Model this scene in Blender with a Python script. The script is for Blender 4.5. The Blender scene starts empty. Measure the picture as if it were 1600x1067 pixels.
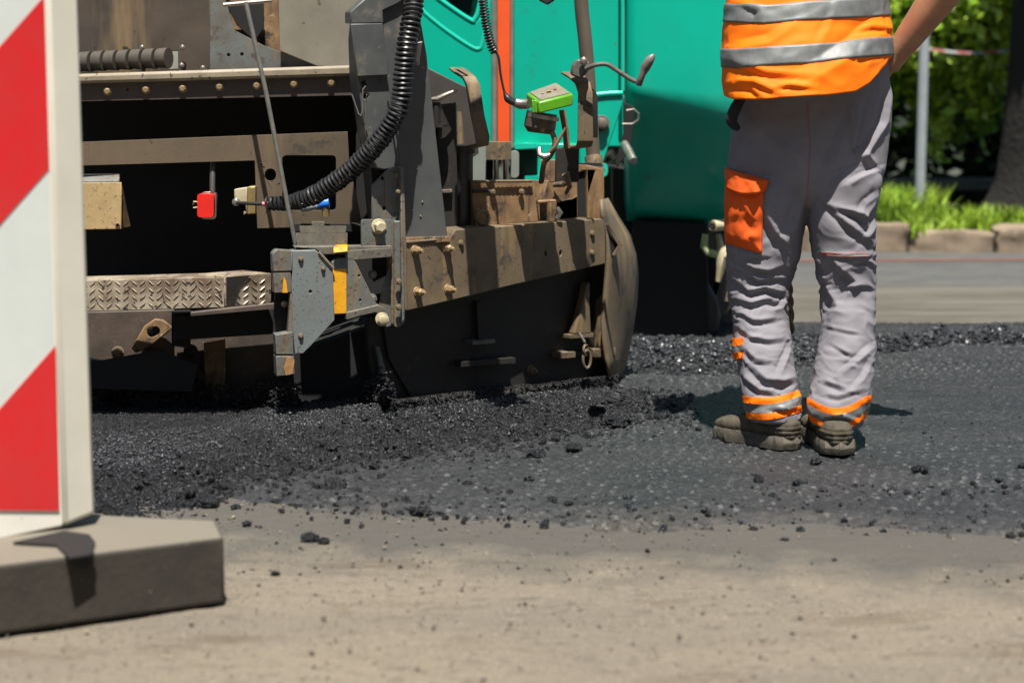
import bpy, bmesh, math, random
import numpy as np
from mathutils import Vector, Matrix
from mathutils.geometry import tessellate_polygon
random.seed(7); rng = np.random.default_rng(11)
S = bpy.context.scene
COL = S.collection
# ------------------------------------------------------------------ camera, sky, sun, exposure
FPX, CX, CY, HOR, CAMH = 3000.0, 800.0, 533.5, 127.0, 0.89
PIT = math.atan((CY-HOR)/FPX)
cam = bpy.data.cameras.new("camera"); camo = bpy.data.objects.new("camera", cam); COL.objects.link(camo)
camo.location = (0, 0, CAMH); camo.rotation_euler = (math.pi/2-PIT, 0, 0)
cam.sensor_width = 36; cam.lens = FPX/1600*36; cam.clip_start = .05; cam.clip_end = 600
cam.dof.use_dof = True; cam.dof.focus_distance = 4.85; cam.dof.aperture_fstop = 3.0
S.camera = camo
SUN = Vector((.02, -.36, .93)).normalized()
w = bpy.data.worlds.new("World"); S.world = w; w.use_nodes = True
wn = w.node_tree; bg = wn.nodes["Background"]
sky = wn.nodes.new("ShaderNodeTexSky"); sky.sky_type = 'NISHITA'; sky.sun_disc = False
sky.sun_elevation = math.asin(SUN.z); sky.sun_rotation = math.atan2(SUN.x, SUN.y)
wn.links.new(sky.outputs[0], bg.inputs[0]); bg.inputs[1].default_value = 0.05
sl = bpy.data.lights.new("sun", 'SUN'); sl.energy = 5.0; sl.angle = math.radians(.5); sl.color = (1, .95, .88)
so = bpy.data.objects.new("sun", sl); COL.objects.link(so)
so.rotation_euler = SUN.to_track_quat('Z', 'Y').to_euler(); so.location = (-3, -3, 12)
S.view_settings.view_transform = 'Standard'; S.view_settings.look = 'None'
S.view_settings.exposure = 0.9; S.view_settings.gamma = 1
# ------------------------------------------------------------------ pixel -> world (photo pixels, 1600 wide; Y = distance)
cp, sp_ = math.cos(PIT), math.sin(PIT)
def ray(x, y):
    a = (x-CX)/FPX; b = (y-CY)/FPX
    return Vector((a, cp-b*sp_, -sp_-b*cp))
def P(x, y, Y):
    d = ray(x, y); t = Y/d.y
    return Vector((d.x*t, Y, CAMH+d.z*t))
def G(x, y, z=0):
    d = ray(x, y); t = (z-CAMH)/d.z
    return Vector((d.x*t, d.y*t, z))
def PL(x, y, pl):
    if not isinstance(pl, tuple): return P(x, y, pl)
    xa, Ya, xb, Yb = pl
    A = P(xa, 500, Ya); B = P(xb, 500, Yb); n = Vector((B.y-A.y, -(B.x-A.x), 0))
    d = ray(x, y); t = (A.x*n.x+A.y*n.y)/(d.x*n.x+d.y*n.y)
    return Vector((d.x*t, d.y*t, CAMH+d.z*t))
def PN(pl):
    if not isinstance(pl, tuple): return Vector((0, -1, 0))
    xa, Ya, xb, Yb = pl
    A = P(xa, 500, Ya); B = P(xb, 500, Yb)
    return Vector((B.y-A.y, -(B.x-A.x), 0)).normalized()
# ------------------------------------------------------------------ noise
def h3(i, j, k, s):
    n = (i*374761393+j*668265263+k*2147483647+s*974634777) & 0xffffffff
    n = ((n ^ (n >> 13))*1274126177) & 0xffffffff
    n = ((n ^ (n >> 16))*2246822519) & 0xffffffff
    return ((n ^ (n >> 15)) & 0xffff)/65535.0
def vn(p, s=0):
    p = np.asarray(p, float); f = np.floor(p); u = p-f; u = u*u*(3-2*u); i = f.astype(np.int64)
    r = 0
    for a in (0, 1):
        for b in (0, 1):
            for c in (0, 1):
                wgt = (u[..., 0] if a else 1-u[..., 0])*(u[..., 1] if b else 1-u[..., 1])*(u[..., 2] if c else 1-u[..., 2])
                r = r+wgt*h3(i[..., 0]+a, i[..., 1]+b, i[..., 2]+c, s)
    return r*2-1
def fbm(p, o=4, s=0, g=.5):
    r = 0; a = 1; p = np.asarray(p, float)
    for k in range(o): r = r+a*vn(p*2**k+k*17.3, s+k); a *= g
    return r
def p3(x, y, z=None):
    if z is None: z = np.zeros_like(x)
    return np.stack([x, y, z], -1)
def sstep(a, b, x):
    t = np.clip((x-a)/(b-a), 0, 1); return t*t*(3-2*t)
# ------------------------------------------------------------------ materials
MATS = {}
def M(name, c1, c2=None, scale=12, rough=.6, metal=0, bump=0, bscale=120, streak=None, specks=None, lo=.35, hi=.65, spec=.5, coat=0, stretch=None, rvar=0, trans=0, bdist=.0013, blot=None):
    m = bpy.data.materials.new(name); m.use_nodes = True; nt = m.node_tree; N = nt.nodes; L = nt.links
    b = N["Principled BSDF"]; b.inputs["Roughness"].default_value = rough; b.inputs["Metallic"].default_value = metal
    b.inputs["Specular IOR Level"].default_value = spec
    if coat: b.inputs["Coat Weight"].default_value = coat; b.inputs["Coat Roughness"].default_value = .15
    tc = N.new("ShaderNodeTexCoord"); src = tc.outputs["Object"]
    if stretch:
        mp = N.new("ShaderNodeMapping"); mp.inputs["Scale"].default_value = stretch; L.new(src, mp.inputs[0]); src = mp.outputs[0]
    def noise(sc, det=8, coord=None, ro=.6):
        n = N.new("ShaderNodeTexNoise"); n.inputs["Scale"].default_value = sc; n.inputs["Detail"].default_value = det
        n.inputs["Roughness"].default_value = ro
        L.new(coord or src, n.inputs["Vector"]); return n.outputs[0]
    def ramp(v, a, c):
        r = N.new("ShaderNodeMapRange"); r.inputs[1].default_value = a; r.inputs[2].default_value = c; L.new(v, r.inputs[0]); return r.outputs[0]
    def mix(f, a, c):
        x = N.new("ShaderNodeMix"); x.data_type = 'RGBA'; L.new(f, x.inputs[0])
        for sck, v in ((6, a), (7, c)):
            if isinstance(v, tuple): x.inputs[sck].default_value = (*v, 1)
            else: L.new(v, x.inputs[sck])
        return x.outputs[2]
    col = None
    if c2: col = mix(ramp(noise(scale), lo, hi), c1, c2)
    else: b.inputs["Base Color"].default_value = (*c1, 1)
    if streak:   # vertical run marks: colour, strength threshold
        mp = N.new("ShaderNodeMapping"); mp.inputs["Scale"].default_value = (1, 1, .12); L.new(tc.outputs["Object"], mp.inputs[0])
        col = mix(ramp(noise(streak[2] if len(streak) > 2 else 45, 5, mp.outputs[0]), streak[1], streak[1]+.15), col or c1, streak[0])
    if blot: col = mix(ramp(noise(blot[2], 12, tc.outputs['Object'], .72), blot[1], blot[1]+.06), col or c1, blot[0])
    if specks:
        col = mix(ramp(noise(specks[2], 2, tc.outputs["Object"]), specks[1], specks[1]+.05), col or c1, specks[0])
    if col: L.new(col, b.inputs["Base Color"])
    if rvar:
        r = N.new("ShaderNodeMapRange"); r.inputs[1].default_value = .3; r.inputs[2].default_value = .7
        r.inputs[3].default_value = max(.05, rough-rvar); r.inputs[4].default_value = min(1, rough+rvar)
        L.new(noise(scale*2.3), r.inputs[0]); L.new(r.outputs[0], b.inputs["Roughness"])
    if bump:
        bn = N.new("ShaderNodeBump"); bn.inputs["Strength"].default_value = bump; bn.inputs["Distance"].default_value = bdist
        L.new(noise(bscale, 6, tc.outputs["Object"]), bn.inputs["Height"]); L.new(bn.outputs[0], b.inputs["Normal"])
    if trans: b.inputs["Transmission Weight"].default_value = trans
    MATS[name] = m; return m
DUST = (.19, .145, .09)
grey = M("grey_paint", (.060, .066, .068), (.080, .083, .080), 9, .42, bump=.15, bscale=60, specks=((.20, .19, .17), .70, 70), rvar=.12, blot=((.13, .12, .10), .56, 6))
greyd = M("grey_dirty", (.12, .135, .13), (.10, .095, .08), 14, .55, bump=.35, bscale=150, specks=((.025, .022, .02), .64, 150), streak=((.19, .135, .075), .54, 22), rvar=.1, blot=((.07, .055, .04), .57, 12))
brownp = M("brown_plate", (.075, .056, .040), (.045, .036, .028), 5, .55, bump=.2, bscale=90, streak=((.26, .18, .09), .53, 5.5), rvar=.12, specks=((.03, .024, .018), .66, 26))
dusty = M("dusty_steel", (.160, .120, .070), (.10, .074, .044), 9, .65, bump=.4, bscale=140, streak=((.27, .175, .08), .55, 18), specks=((.04, .033, .026), .66, 90), rvar=.1, blot=((.055, .043, .032), .56, 9))
rusty = M("rusty_steel", (.27, .165, .075), (.13, .072, .036), 16, .7, bump=.6, bscale=110, streak=((.055, .045, .035), .56, 35), specks=((.30, .23, .15), .66, 60), rvar=.1, blot=((.04, .033, .026), .55, 11))
dark = M("dark_steel", (.021, .018, .0145), (.012, .0105, .009), 5, .6, bump=.3, bscale=130, specks=((.05, .042, .032), .70, 60), blot=((.045, .034, .024), .58, 5))
void = M("void_black", (.006, .006, .006), (.01, .009, .008), 8, .8)  # near-black for black parts and for gaps whose deep shade is painted in
rubber = M("black_rubber", (.012, .012, .013), (.022, .022, .023), 30, .38, bump=.2, bscale=200)
green = M("teal_paint", (.0, .41, .285), (.002, .375, .26), 4, .33, bump=.05, bscale=20, coat=.3, specks=((.05, .22, .15), .74, 30), blot=((.012, .30, .21), .60, 3))
greenlip = M("teal_light_edge", (.01, .47, .33), None, rough=.3, coat=.3)
orange = M("orange_stripe_paint", (.82, .10, .022), (.75, .09, .02), 10, .4)
yellow = M("yellow_paint", (.75, .36, .01), (.62, .28, .01), 30, .5, bump=.3, specks=((.10, .05, .02), .66, 120))
steel = M("bare_steel", (.42, .40, .36), (.26, .23, .19), 30, .38, metal=.8, bump=.3)
boltm = M("bolt_steel", (.40, .30, .17), (.26, .18, .09), 60, .45, metal=.4, bump=.5, bscale=300)
tread = M("tread_plate", (.50, .43, .32), (.20, .145, .10), 13, .42, metal=.35, bump=.5, bscale=160, specks=((.05, .04, .035), .62, 60), lo=.4, hi=.62, rvar=.15)
tanbox = M("tan_dust_plate", (.42, .30, .14), (.34, .24, .11), 25, .7, bump=.4, specks=((.22, .15, .08), .62, 120))
redp = M("red_plastic", (.70, .02, .012), (.6, .02, .015), 30, .35)
blue = M("blue_plastic", (.02, .18, .80), None, rough=.35)
cream = M("cream_metal", (.50, .45, .30), (.38, .32, .18), 50, .5, bump=.3)
milk = M("milky_plastic", (.45, .5, .5), (.3, .34, .35), 30, .3)
lime = M("lime_paint", (.10, .34, .012), (.08, .28, .012), 40, .35, coat=.3)
labelm = M("sensor_label", (.22, .20, .15), (.17, .15, .11), 60, .5)
white = M("white_plastic", (.74, .72, .64), (.66, .64, .56), 8, .5, specks=((.45, .42, .34), .72, 50))
sheet = M("white_sheeting", (.60, .64, .60), (.55, .59, .56), 10, .35)
redsheet = M("red_sheeting", (.60, .015, .02), (.52, .03, .03), 9, .35)
rim = M("beige_rim", (.60, .58, .49), (.55, .53, .44), 8, .55)
blockm = M("recycled_block", (.040, .034, .025), (.026, .022, .016), 12, .8, bump=.5, bscale=70, specks=((.13, .11, .08), .70, 90), bdist=.003)
def paletop(m_, col):
    nt = m_.node_tree; N = nt.nodes; L = nt.links; b = N["Principled BSDF"]; src = b.inputs["Base Color"].links[0].from_socket
    g = N.new("ShaderNodeNewGeometry"); sx = N.new("ShaderNodeSeparateXYZ"); L.new(g.outputs["Normal"], sx.inputs[0])
    r = N.new("ShaderNodeMapRange"); r.inputs[1].default_value = .55; r.inputs[2].default_value = .95; L.new(sx.outputs[2], r.inputs[0])
    x = N.new("ShaderNodeMix"); x.data_type = 'RGBA'; L.new(r.outputs[0], x.inputs[0]); L.new(src, x.inputs[6]); x.inputs[7].default_value = (*col, 1); L.new(x.outputs[2], b.inputs["Base Color"])
paletop(blockm, (.155, .138, .105))  # upward faces coloured paler, painting in the lit top along with dust
# asphalts
hot = M("hot_asphalt", (.005, .0055, .0065), (.010, .0105, .012), 40, .27, bump=1, bscale=300, spec=.6, rvar=.12, bdist=.008, specks=((.085, .09, .10), .635, 260))
hot2 = M("glossy_asphalt", (.018, .019, .021), (.045, .048, .052), 60, .30, spec=.7)
# fabrics
trm = M("trouser_cloth", (.222, .213, .232), (.178, .171, .186), 9, .85, bump=.25, bscale=600, spec=.2, specks=((.22, .20, .21), .72, 30), bdist=.001)
hivis = M("hivis_orange", (1.0, .20, .0), (.95, .165, .0), 8, .7, bump=.25, bscale=500, spec=.3, bdist=.001)
pockm = M("pocket_orange", (.85, .13, .02), (.75, .105, .015), 12, .8, bump=.25, bscale=500, spec=.2, bdist=.001)
refl = M("reflective_grey", (.17, .178, .175), (.115, .122, .12), 30, .5, metal=.1, bump=.5, bscale=60)
skinm = M("skin", (.38, .20, .11), (.32, .15, .085), 18, .5, bump=.35, bscale=150, bdist=.002)
hairm = M("hair", (.02, .013, .01), None, rough=.6, bump=.8, bscale=200)
bootm = M("boot_suede", (.085, .072, .045), (.05, .042, .028), 25, .8, bump=.5, bscale=200, specks=((.03, .028, .025), .66, 60))
solem = M("boot_sole", (.045, .040, .033), (.11, .095, .07), 60, .85, bump=.8, bscale=150)
darkcloth = M("dark_cloth", (.02, .02, .024), None, rough=.9)
threadm = M("red_thread", (.40, .12, .09), None, rough=.8)
# setting
leafm = [M("leaf_mid", (.085, .21, .015), (.14, .28, .025), 5, .5), M("leaf_bright", (.22, .38, .025), (.30, .42, .04), 5, .5), M("leaf_dark", (.005, .015, .004), (.009, .026, .006), 5, .6)]  # leaf_dark has the hedge's shade painted into its near-black green
barkm = M("bark", (.009, .007, .0055), (.005, .004, .003), 12, .9, bump=1, bscale=30, bdist=.02)
soil = M("shaded_soil", (.045, .036, .022), (.03, .03, .014), 4, .95, bump=.5, bscale=30)
polem = M("galvanised_pole", (.38, .42, .43), (.32, .36, .37), 8, .45, metal=.3)
kerbm = M("kerb_concrete", (.25, .19, .13), (.17, .13, .09), 7, .85, bump=.6, bscale=40, specks=((.28, .24, .18), .66, 20))
# ------------------------------------------------------------------ mesh builder
class MB:
    def __init__(s): s.v = []; s.f = []
    def add(s, v, f):
        o = len(s.v); s.v += [tuple(p) for p in v]; s.f += [tuple(i+o for i in q) for q in f]; return s
    def prism(s, front, back, holes=()):
        # front/back : lists of world points (outer) ; holes: list of (front, back)
        loops = [front]+[h[0] for h in holes]; bl = [back]+[h[1] for h in holes]
        tris = tessellate_polygon([[Vector(p) for p in l] for l in loops])
        allf = [p for l in loops for p in l]; allb = [p for l in bl for p in l]; n = len(allf)
        fs = [tuple(t) for t in tris]+[tuple(i+n for i in reversed(t)) for t in tris]
        o = 0
        for l in loops:
            m = len(l)
            for i in range(m): a, b = o+i, o+(i+1) % m; fs.append((a, b, b+n, a+n))
            o += m
        return s.add(allf+allb, fs)
    def box(s, c, sx, sy, sz, rot=None):
        v = []
        for x in (-1, 1):
            for y in (-1, 1):
                for z in (-1, 1):
                    p = Vector((x*sx/2, y*sy/2, z*sz/2))
                    if rot: p = rot @ p
                    v.append(Vector(c)+p)
        return s.add(v, [(0, 1, 3, 2), (4, 6, 7, 5), (0, 4, 5, 1), (2, 3, 7, 6), (0, 2, 6, 4), (1, 5, 7, 3)])
    def tube(s, pts, r, seg=10, caps=True, sq=1.0):
        pts = [Vector(p) for p in pts]; n = len(pts)
        rs = r if isinstance(r, (list, tuple)) else [r]*n
        t0 = (pts[1]-pts[0]).normalized()
        ref = Vector((0, 0, 1)) if abs(t0.z) < .9 else Vector((1, 0, 0))
        a = t0.cross(ref).normalized(); vs = []; fs = []
        for i, p in enumerate(pts):
            t = (pts[min(i+1, n-1)]-pts[max(i-1, 0)]).normalized()
            a = (a-t*a.dot(t)).normalized(); b = t.cross(a)
            for k in range(seg):
                an = 2*math.pi*k/seg; vs.append(p+(a*math.cos(an)+b*math.sin(an)*sq)*rs[i])
        for i in range(n-1):
            for k in range(seg):
                k2 = (k+1) % seg; fs.append((i*seg+k, i*seg+k2, (i+1)*seg+k2, (i+1)*seg+k))
        if caps: fs.append(tuple(range(seg))[::-1]); fs.append(tuple((n-1)*seg+k for k in range(seg)))
        return s.add(vs, fs)
    def rock(s, c, r, sq=.75, sub=1):
        v, f = ICO[sub]; v = v*(1+.28*(rng.random(len(v))[:, None]*2-1)); q = random.random()*6.3
        ca, sa = math.cos(q), math.sin(q); R = np.array([[ca, -sa, 0], [sa, ca, 0], [0, 0, sq]])
        return s.add(v@R.T*r+np.array(c), f)
    def build(s, name, mat, par=None, bev=0, smooth=True, ang=35, label=None, seg=2, weld=False):
        me = bpy.data.meshes.new(name); v = np.array(s.v, float)
        c = (v.min(0)+v.max(0))/2; me.from_pydata((v-c).tolist(), [], s.f)
        bm = bmesh.new(); bm.from_mesh(me)
        if weld: bmesh.ops.remove_doubles(bm, verts=bm.verts, dist=1e-5)
        bmesh.ops.recalc_face_normals(bm, faces=bm.faces); bm.to_mesh(me); bm.free()
        me.materials.append(mat)
        if smooth: me.shade_smooth(); me.set_sharp_from_angle(angle=math.radians(ang))
        o = bpy.data.objects.new(name, me); COL.objects.link(o)
        if par: o.parent = par; o.location = Vector(c)-wloc(par)
        else: o.location = c
        if bev:
            b = o.modifiers.new("bevel", 'BEVEL'); b.width = bev; b.segments = seg; b.limit_method = 'ANGLE'; b.angle_limit = math.radians(40); b.use_clamp_overlap = True
        if label: o["label"] = label
        return o
def wloc(o):
    l = Vector(o.location)
    while o.parent: o = o.parent; l += Vector(o.location)
    return l
ICO = {}
for sub in (0, 1, 2, 3):
    bm = bmesh.new(); bmesh.ops.create_icosphere(bm, subdivisions=max(1, sub), radius=1)
    if sub == 0: bm.free(); bm = bmesh.new(); bmesh.ops.create_icosphere(bm, subdivisions=1, radius=1)
    ICO[sub] = (np.array([tuple(v.co) for v in bm.verts]), [tuple(v.index for v in f.verts) for f in bm.faces]); bm.free()
def npmesh(name, V, F, mat, par=None, smooth=True, ang=None):
    me = bpy.data.meshes.new(name); V = np.asarray(V, float); c = (V.min(0)+V.max(0))/2
    if isinstance(F, np.ndarray):
        me.vertices.add(len(V)); me.vertices.foreach_set("co", (V-c).ravel())
        me.loops.add(F.size); me.loops.foreach_set("vertex_index", F.ravel().astype(np.int32))
        me.polygons.add(len(F)); me.polygons.foreach_set("loop_start", (np.arange(len(F))*F.shape[1]).astype(np.int32))
        me.update(calc_edges=True)
    else: me.from_pydata((V-c).tolist(), [], F)
    me.materials.append(mat)
    if smooth:
        me.shade_smooth()
        if ang: me.set_sharp_from_angle(angle=math.radians(ang))
    o = bpy.data.objects.new(name, me); COL.objects.link(o)
    if par: o.parent = par; o.location = Vector(c)-wloc(par)
    else: o.location = c
    return o
def tag(o, label, cat=None, group=None, kind=None):
    if label: o["label"] = label
    if cat: o["category"] = cat
    if group: o["group"] = group
    if kind: o["kind"] = kind
    return o
def empty(name, loc, label, cat, group=None):
    o = bpy.data.objects.new(name, None); COL.objects.link(o); o.location = loc; o.empty_display_size = .1
    return tag(o, label, cat, group)
def plate(name, pts, pl, th, mat, par, holes=(), bev=.002, label=None, off=0):
    n = PN(pl); mb = MB()
    f = [PL(x, y, pl)+n*off for x, y in pts]; hs = [[PL(x, y, pl)+n*off for x, y in h] for h in holes]
    mb.prism(f, [p-n*th for p in f], [(h, [p-n*th for p in h]) for h in hs])
    return mb.build(name, mat, par, bev, label=label)
def circ(x, y, r, n=16, ry=None): return [(x+r*math.cos(2*math.pi*k/n), y+(ry or r)*math.sin(2*math.pi*k/n)) for k in range(n)]
def rrect(x0, y0, x1, y1, r, n=4):
    o = []
    for cx, cy, a in ((x1-r, y0+r, -90), (x1-r, y1-r, 0), (x0+r, y1-r, 90), (x0+r, y0+r, 180)):
        for k in range(n+1):
            t = math.radians(a+90*k/n); o.append((cx+r*math.cos(t), cy+r*math.sin(t)))
    return o
def m(px, Y): return px*Y/FPX
def bar(name, pts, rpx, mat, par, seg=12, label=None, sq=1):
    Y = pts[0][2]; rr = [m(a, Y) for a in rpx] if isinstance(rpx, (list, tuple)) else m(rpx, Y)
    return MB().tube([P(*p) for p in pts], rr, seg, sq=sq).build(name, mat, par, label=label)
def smoothpath(pts, n=8):
    P_ = [Vector(p) for p in pts]; out = []
    for i in range(len(P_)-1):
        a = P_[max(i-1, 0)]; b = P_[i]; c = P_[i+1]; d = P_[min(i+2, len(P_)-1)]
        for k in range(n):
            t = k/n; out.append(.5*((2*b)+(c-a)*t+(2*a-5*b+4*c-d)*t*t+(3*b-a-3*c+d)*t**3))
    out.append(P_[-1]); return out
def bolt(x, y, pl, rpx, L, mat, par, stud=True, name="bolt", washer=True, label=None):
    n = PN(pl); c = PL(x, y, pl); Y = c.y; r = m(rpx, Y); mb = MB()
    q = n.cross(Vector((0, 0, 1))).normalized(); u = q.cross(n); t0 = random.random()
    def ring(off, rad, k, ph=0): return [c+n*off+(q*math.cos(2*math.pi*i/k+ph)+u*math.sin(2*math.pi*i/k+ph))*rad for i in range(k)]
    def drum(o0, o1, r0, r1, k, ph=0):
        a, b = ring(o0, r0, k, ph), ring(o1, r1, k, ph)
        mb.add(a+b, [(i, (i+1) % k, k+(i+1) % k, k+i) for i in range(k)]+[tuple(range(k))[::-1], tuple(range(k, 2*k))])
    if washer: drum(-.002, .003, r*1.3, r*1.25, 16)
    drum(.003 if washer else -.002, L*.55, r, r, 6, t0); drum(L*.55, L*.62, r*.93, r*.75, 6, t0)
    if stud: drum(L*.6, L, r*.55, r*.45, 10)
    return mb.build(name, mat, par, .0006, label=label)
def coil(name, pts, Rpx, pitch, wpx, mat, par, per=12):
    path = smoothpath([P(*p) for p in pts], 30); d = [0]
    for a, b in zip(path, path[1:]): d.append(d[-1]+(b-a).length)
    Y = pts[0][2]; pm = m(pitch, Y); n = int(d[-1]/pm*per); out = []; t0 = None; a_ = None; j = 0
    for i in range(n+1):
        s = d[-1]*i/n
        while j < len(d)-2 and d[j+1] < s: j += 1
        k = (s-d[j])/max(1e-9, d[j+1]-d[j]); c = path[j].lerp(path[j+1], k); t = (path[j+1]-path[j]).normalized()
        if a_ is None: a_ = t.cross(Vector((0, 1, 0))).normalized()
        a_ = (a_-t*a_.dot(t)).normalized(); b = t.cross(a_); an = 2*math.pi*i/per
        R = (Rpx(i/n) if callable(Rpx) else Rpx); out.append(c+(a_*math.cos(an)+b*math.sin(an))*m(R, Y)*(1+.05*math.sin(i*.13)))
    return MB().tube(out, m(wpx, Y), 6).build(name, mat, par)
def hexa(name, f4, b4, mat, par, bev=.002, label=None):   # box from 4 front points + 4 back points (px,px,Y)
    mb = MB().prism([P(*p) for p in f4], [P(*p) for p in b4]); return mb.build(name, mat, par, bev, label=label)
# ================================================================== SETTING
def gridmesh(x0, x1, y0, y1, nx, ny, hf):
    X, Y = np.meshgrid(np.linspace(x0, x1, nx), np.linspace(y0, y1, ny)); Z = hf(X, Y)
    V = np.stack([X.ravel(), Y.ravel(), Z.ravel()], -1); i = np.arange(nx*ny).reshape(ny, nx)
    F = np.stack([i[:-1, :-1], i[:-1, 1:], i[1:, 1:], i[1:, :-1]], -1).reshape(-1, 4); return V, F
gm = MB().add([(-150, -20, -.06), (150, -20, -.06), (150, 300, -.06), (-150, 300, -.06)], [(0, 1, 2, 3)]).build("ground", soil); gm["kind"] = "structure"
def roadmat():
    m_ = bpy.data.materials.new("old_road_surface"); m_.use_nodes = True; nt = m_.node_tree; N = nt.nodes; L = nt.links; b = N["Principled BSDF"]
    b.inputs["Roughness"].default_value = .85; b.inputs["Specular IOR Level"].default_value = .3
    g = N.new("ShaderNodeNewGeometry"); sx = N.new("ShaderNodeSeparateXYZ"); L.new(g.outputs["Position"], sx.inputs[0])
    def nz(sc, det=8, st=(1, 1, 1)):
        mp = N.new("ShaderNodeMapping"); mp.inputs["Scale"].default_value = st; L.new(g.outputs["Position"], mp.inputs[0])
        n = N.new("ShaderNodeTexNoise"); n.inputs["Scale"].default_value = sc; n.inputs["Detail"].default_value = det; n.inputs["Roughness"].default_value = .65; L.new(mp.outputs[0], n.inputs[0]); return n.outputs[0]
    def rm(v, a, c):
        r = N.new("ShaderNodeMapRange"); r.inputs[1].default_value = a; r.inputs[2].default_value = c; L.new(v, r.inputs[0]); return r.outputs[0]
    def mix(f, a, c):
        x = N.new("ShaderNodeMix"); x.data_type = 'RGBA'; L.new(f, x.inputs[0])
        for k, v in ((6, a), (7, c)):
            if isinstance(v, tuple): x.inputs[k].default_value = (*v, 1)
            else: L.new(v, x.inputs[k])
        return x.outputs[2]
    def mth(op, a, c):
        x = N.new("ShaderNodeMath"); x.operation = op
        for k, v in ((0, a), (1, c)):
            if isinstance(v, (int, float)): x.inputs[k].default_value = v
            else: L.new(v, x.inputs[k])
        return x.outputs[0]
    tan = mix(rm(nz(3, 8, (.4, 1, 1)), .35, .65), (.178, .152, .112), (.14, .122, .094))
    tan = mix(rm(nz(9, 8, (.3, 1, 1)), .55, .7), tan, (.10, .078, .053))
    tan = mix(rm(nz(40, 6, (.5, 1, 1)), .56, .66), tan, (.105, .09, .07)); tan = mix(rm(nz(120, 3), .58, .66), tan, (.085, .07, .052)); tan = mix(rm(nz(150, 2), .64, .7), tan, (.30, .26, .2))
    ed_ = mth('ADD', mth('ADD', sx.outputs[1], mth('MULTIPLY', sx.outputs[0], .14)), mth('MULTIPLY', nz(5, 12), .8)); tan = mix(mth('MULTIPLY', rm(ed_, 3.75, 4.05), .85), tan, (.06, .058, .052))
    gr = mix(rm(nz(5, 6), .4, .6), (.075, .078, .078), (.095, .095, .088))
    yy = mth('ADD', sx.outputs[1], mth('MULTIPLY', nz(1.3, 6, (.3, 1, 1)), .9))
    tan = mix(rm(sx.outputs[1], 6.0, 7.2), tan, mix(rm(nz(4, 8, (.25, 1, 1)), .42, .6), (.085, .078, .062), (.125, .118, .098))); c = mix(rm(yy, 8.7, 9.2), tan, gr); L.new(c, b.inputs["Base Color"])
    bn = N.new("ShaderNodeBump"); bn.inputs["Strength"].default_value = .5; bn.inputs["Distance"].default_value = .006; L.new(nz(90, 6), bn.inputs["Height"]); L.new(bn.outputs[0], b.inputs["Normal"])
    return m_
rdm = roadmat()
V, F = gridmesh(-3, 3.2, 2.2, 4.6, 900, 420, lambda X, Y: .0012*fbm(p3(X*45, Y*45), 3, 3)+.004*fbm(p3(X*3, Y*3), 3, 9)-.004)
# the coarse road carries on around the finely modelled strip (kept slightly lower underneath it)
o = npmesh("road", V, F, rdm); o["kind"] = "structure"
o = MB().add([(-40, -15, -.016), (40, -15, -.016), (40, 10.6, -.016), (-40, 10.2, -.016)], [(0, 1, 2, 3)]).build("road", rdm); o["kind"] = "structure"
# milled and tacked asphalt strip
def milledmat():
    m_ = M("milled_asphalt", (.019, .021, .0235), (.032, .033, .0345), 5, .40, bump=1, bscale=260, spec=.5, rvar=.12, specks=((.10, .10, .095), .63, 190), stretch=(.4, 1, 1), bdist=.004)
    nt = m_.node_tree; N = nt.nodes; L = nt.links; b = N["Principled BSDF"]; src = b.inputs["Base Color"].links[0].from_socket
    g = N.new("ShaderNodeNewGeometry"); sx = N.new("ShaderNodeSeparateXYZ"); L.new(g.outputs["Position"], sx.inputs[0])
    n = N.new("ShaderNodeTexNoise"); n.inputs["Scale"].default_value = 5; n.inputs["Detail"].default_value = 12; n.inputs["Roughness"].default_value = .78; L.new(g.outputs["Position"], n.inputs[0])
    def mt(op, a, c):
        x = N.new("ShaderNodeMath"); x.operation = op
        for k, v in ((0, a), (1, c)):
            if isinstance(v, (int, float)): x.inputs[k].default_value = v
            else: L.new(v, x.inputs[k])
        return x.outputs[0]
    at_ = N.new("ShaderNodeAttribute"); at_.attribute_name = "worn"
    x = N.new("ShaderNodeMix"); x.data_type = 'RGBA'; L.new(at_.outputs["Fac"], x.inputs[0]); L.new(src, x.inputs[6]); x.inputs[7].default_value = (.095, .097, .092, 1); src = x.outputs[2]
    v = mt('ADD', mt('ADD', sx.outputs[1], mt('MULTIPLY', sx.outputs[0], .14)), mt('MULTIPLY', n.outputs[0], -.9))
    r = N.new("ShaderNodeMapRange"); r.inputs[1].default_value = 3.05; r.inputs[2].default_value = 3.48; r.inputs[3].default_value = 1.0; r.inputs[4].default_value = 0; L.new(v, r.inputs[0])
    x = N.new("ShaderNodeMix"); x.data_type = 'RGBA'; L.new(r.outputs[0], x.inputs[0]); L.new(src, x.inputs[6]); x.inputs[7].default_value = (.13, .11, .08, 1); L.new(x.outputs[2], b.inputs["Base Color"]); return m_
mil = milledmat()
fx = np.array([-2.4, -1.3, -.9, -.55, -.3, 0, .3, .6, .9, 1.4, 2.6]); fy = np.array([4.05, 4.0, 3.98, 3.93, 3.86, 3.80, 3.76, 3.72, 3.68, 3.62, 3.58])
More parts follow.
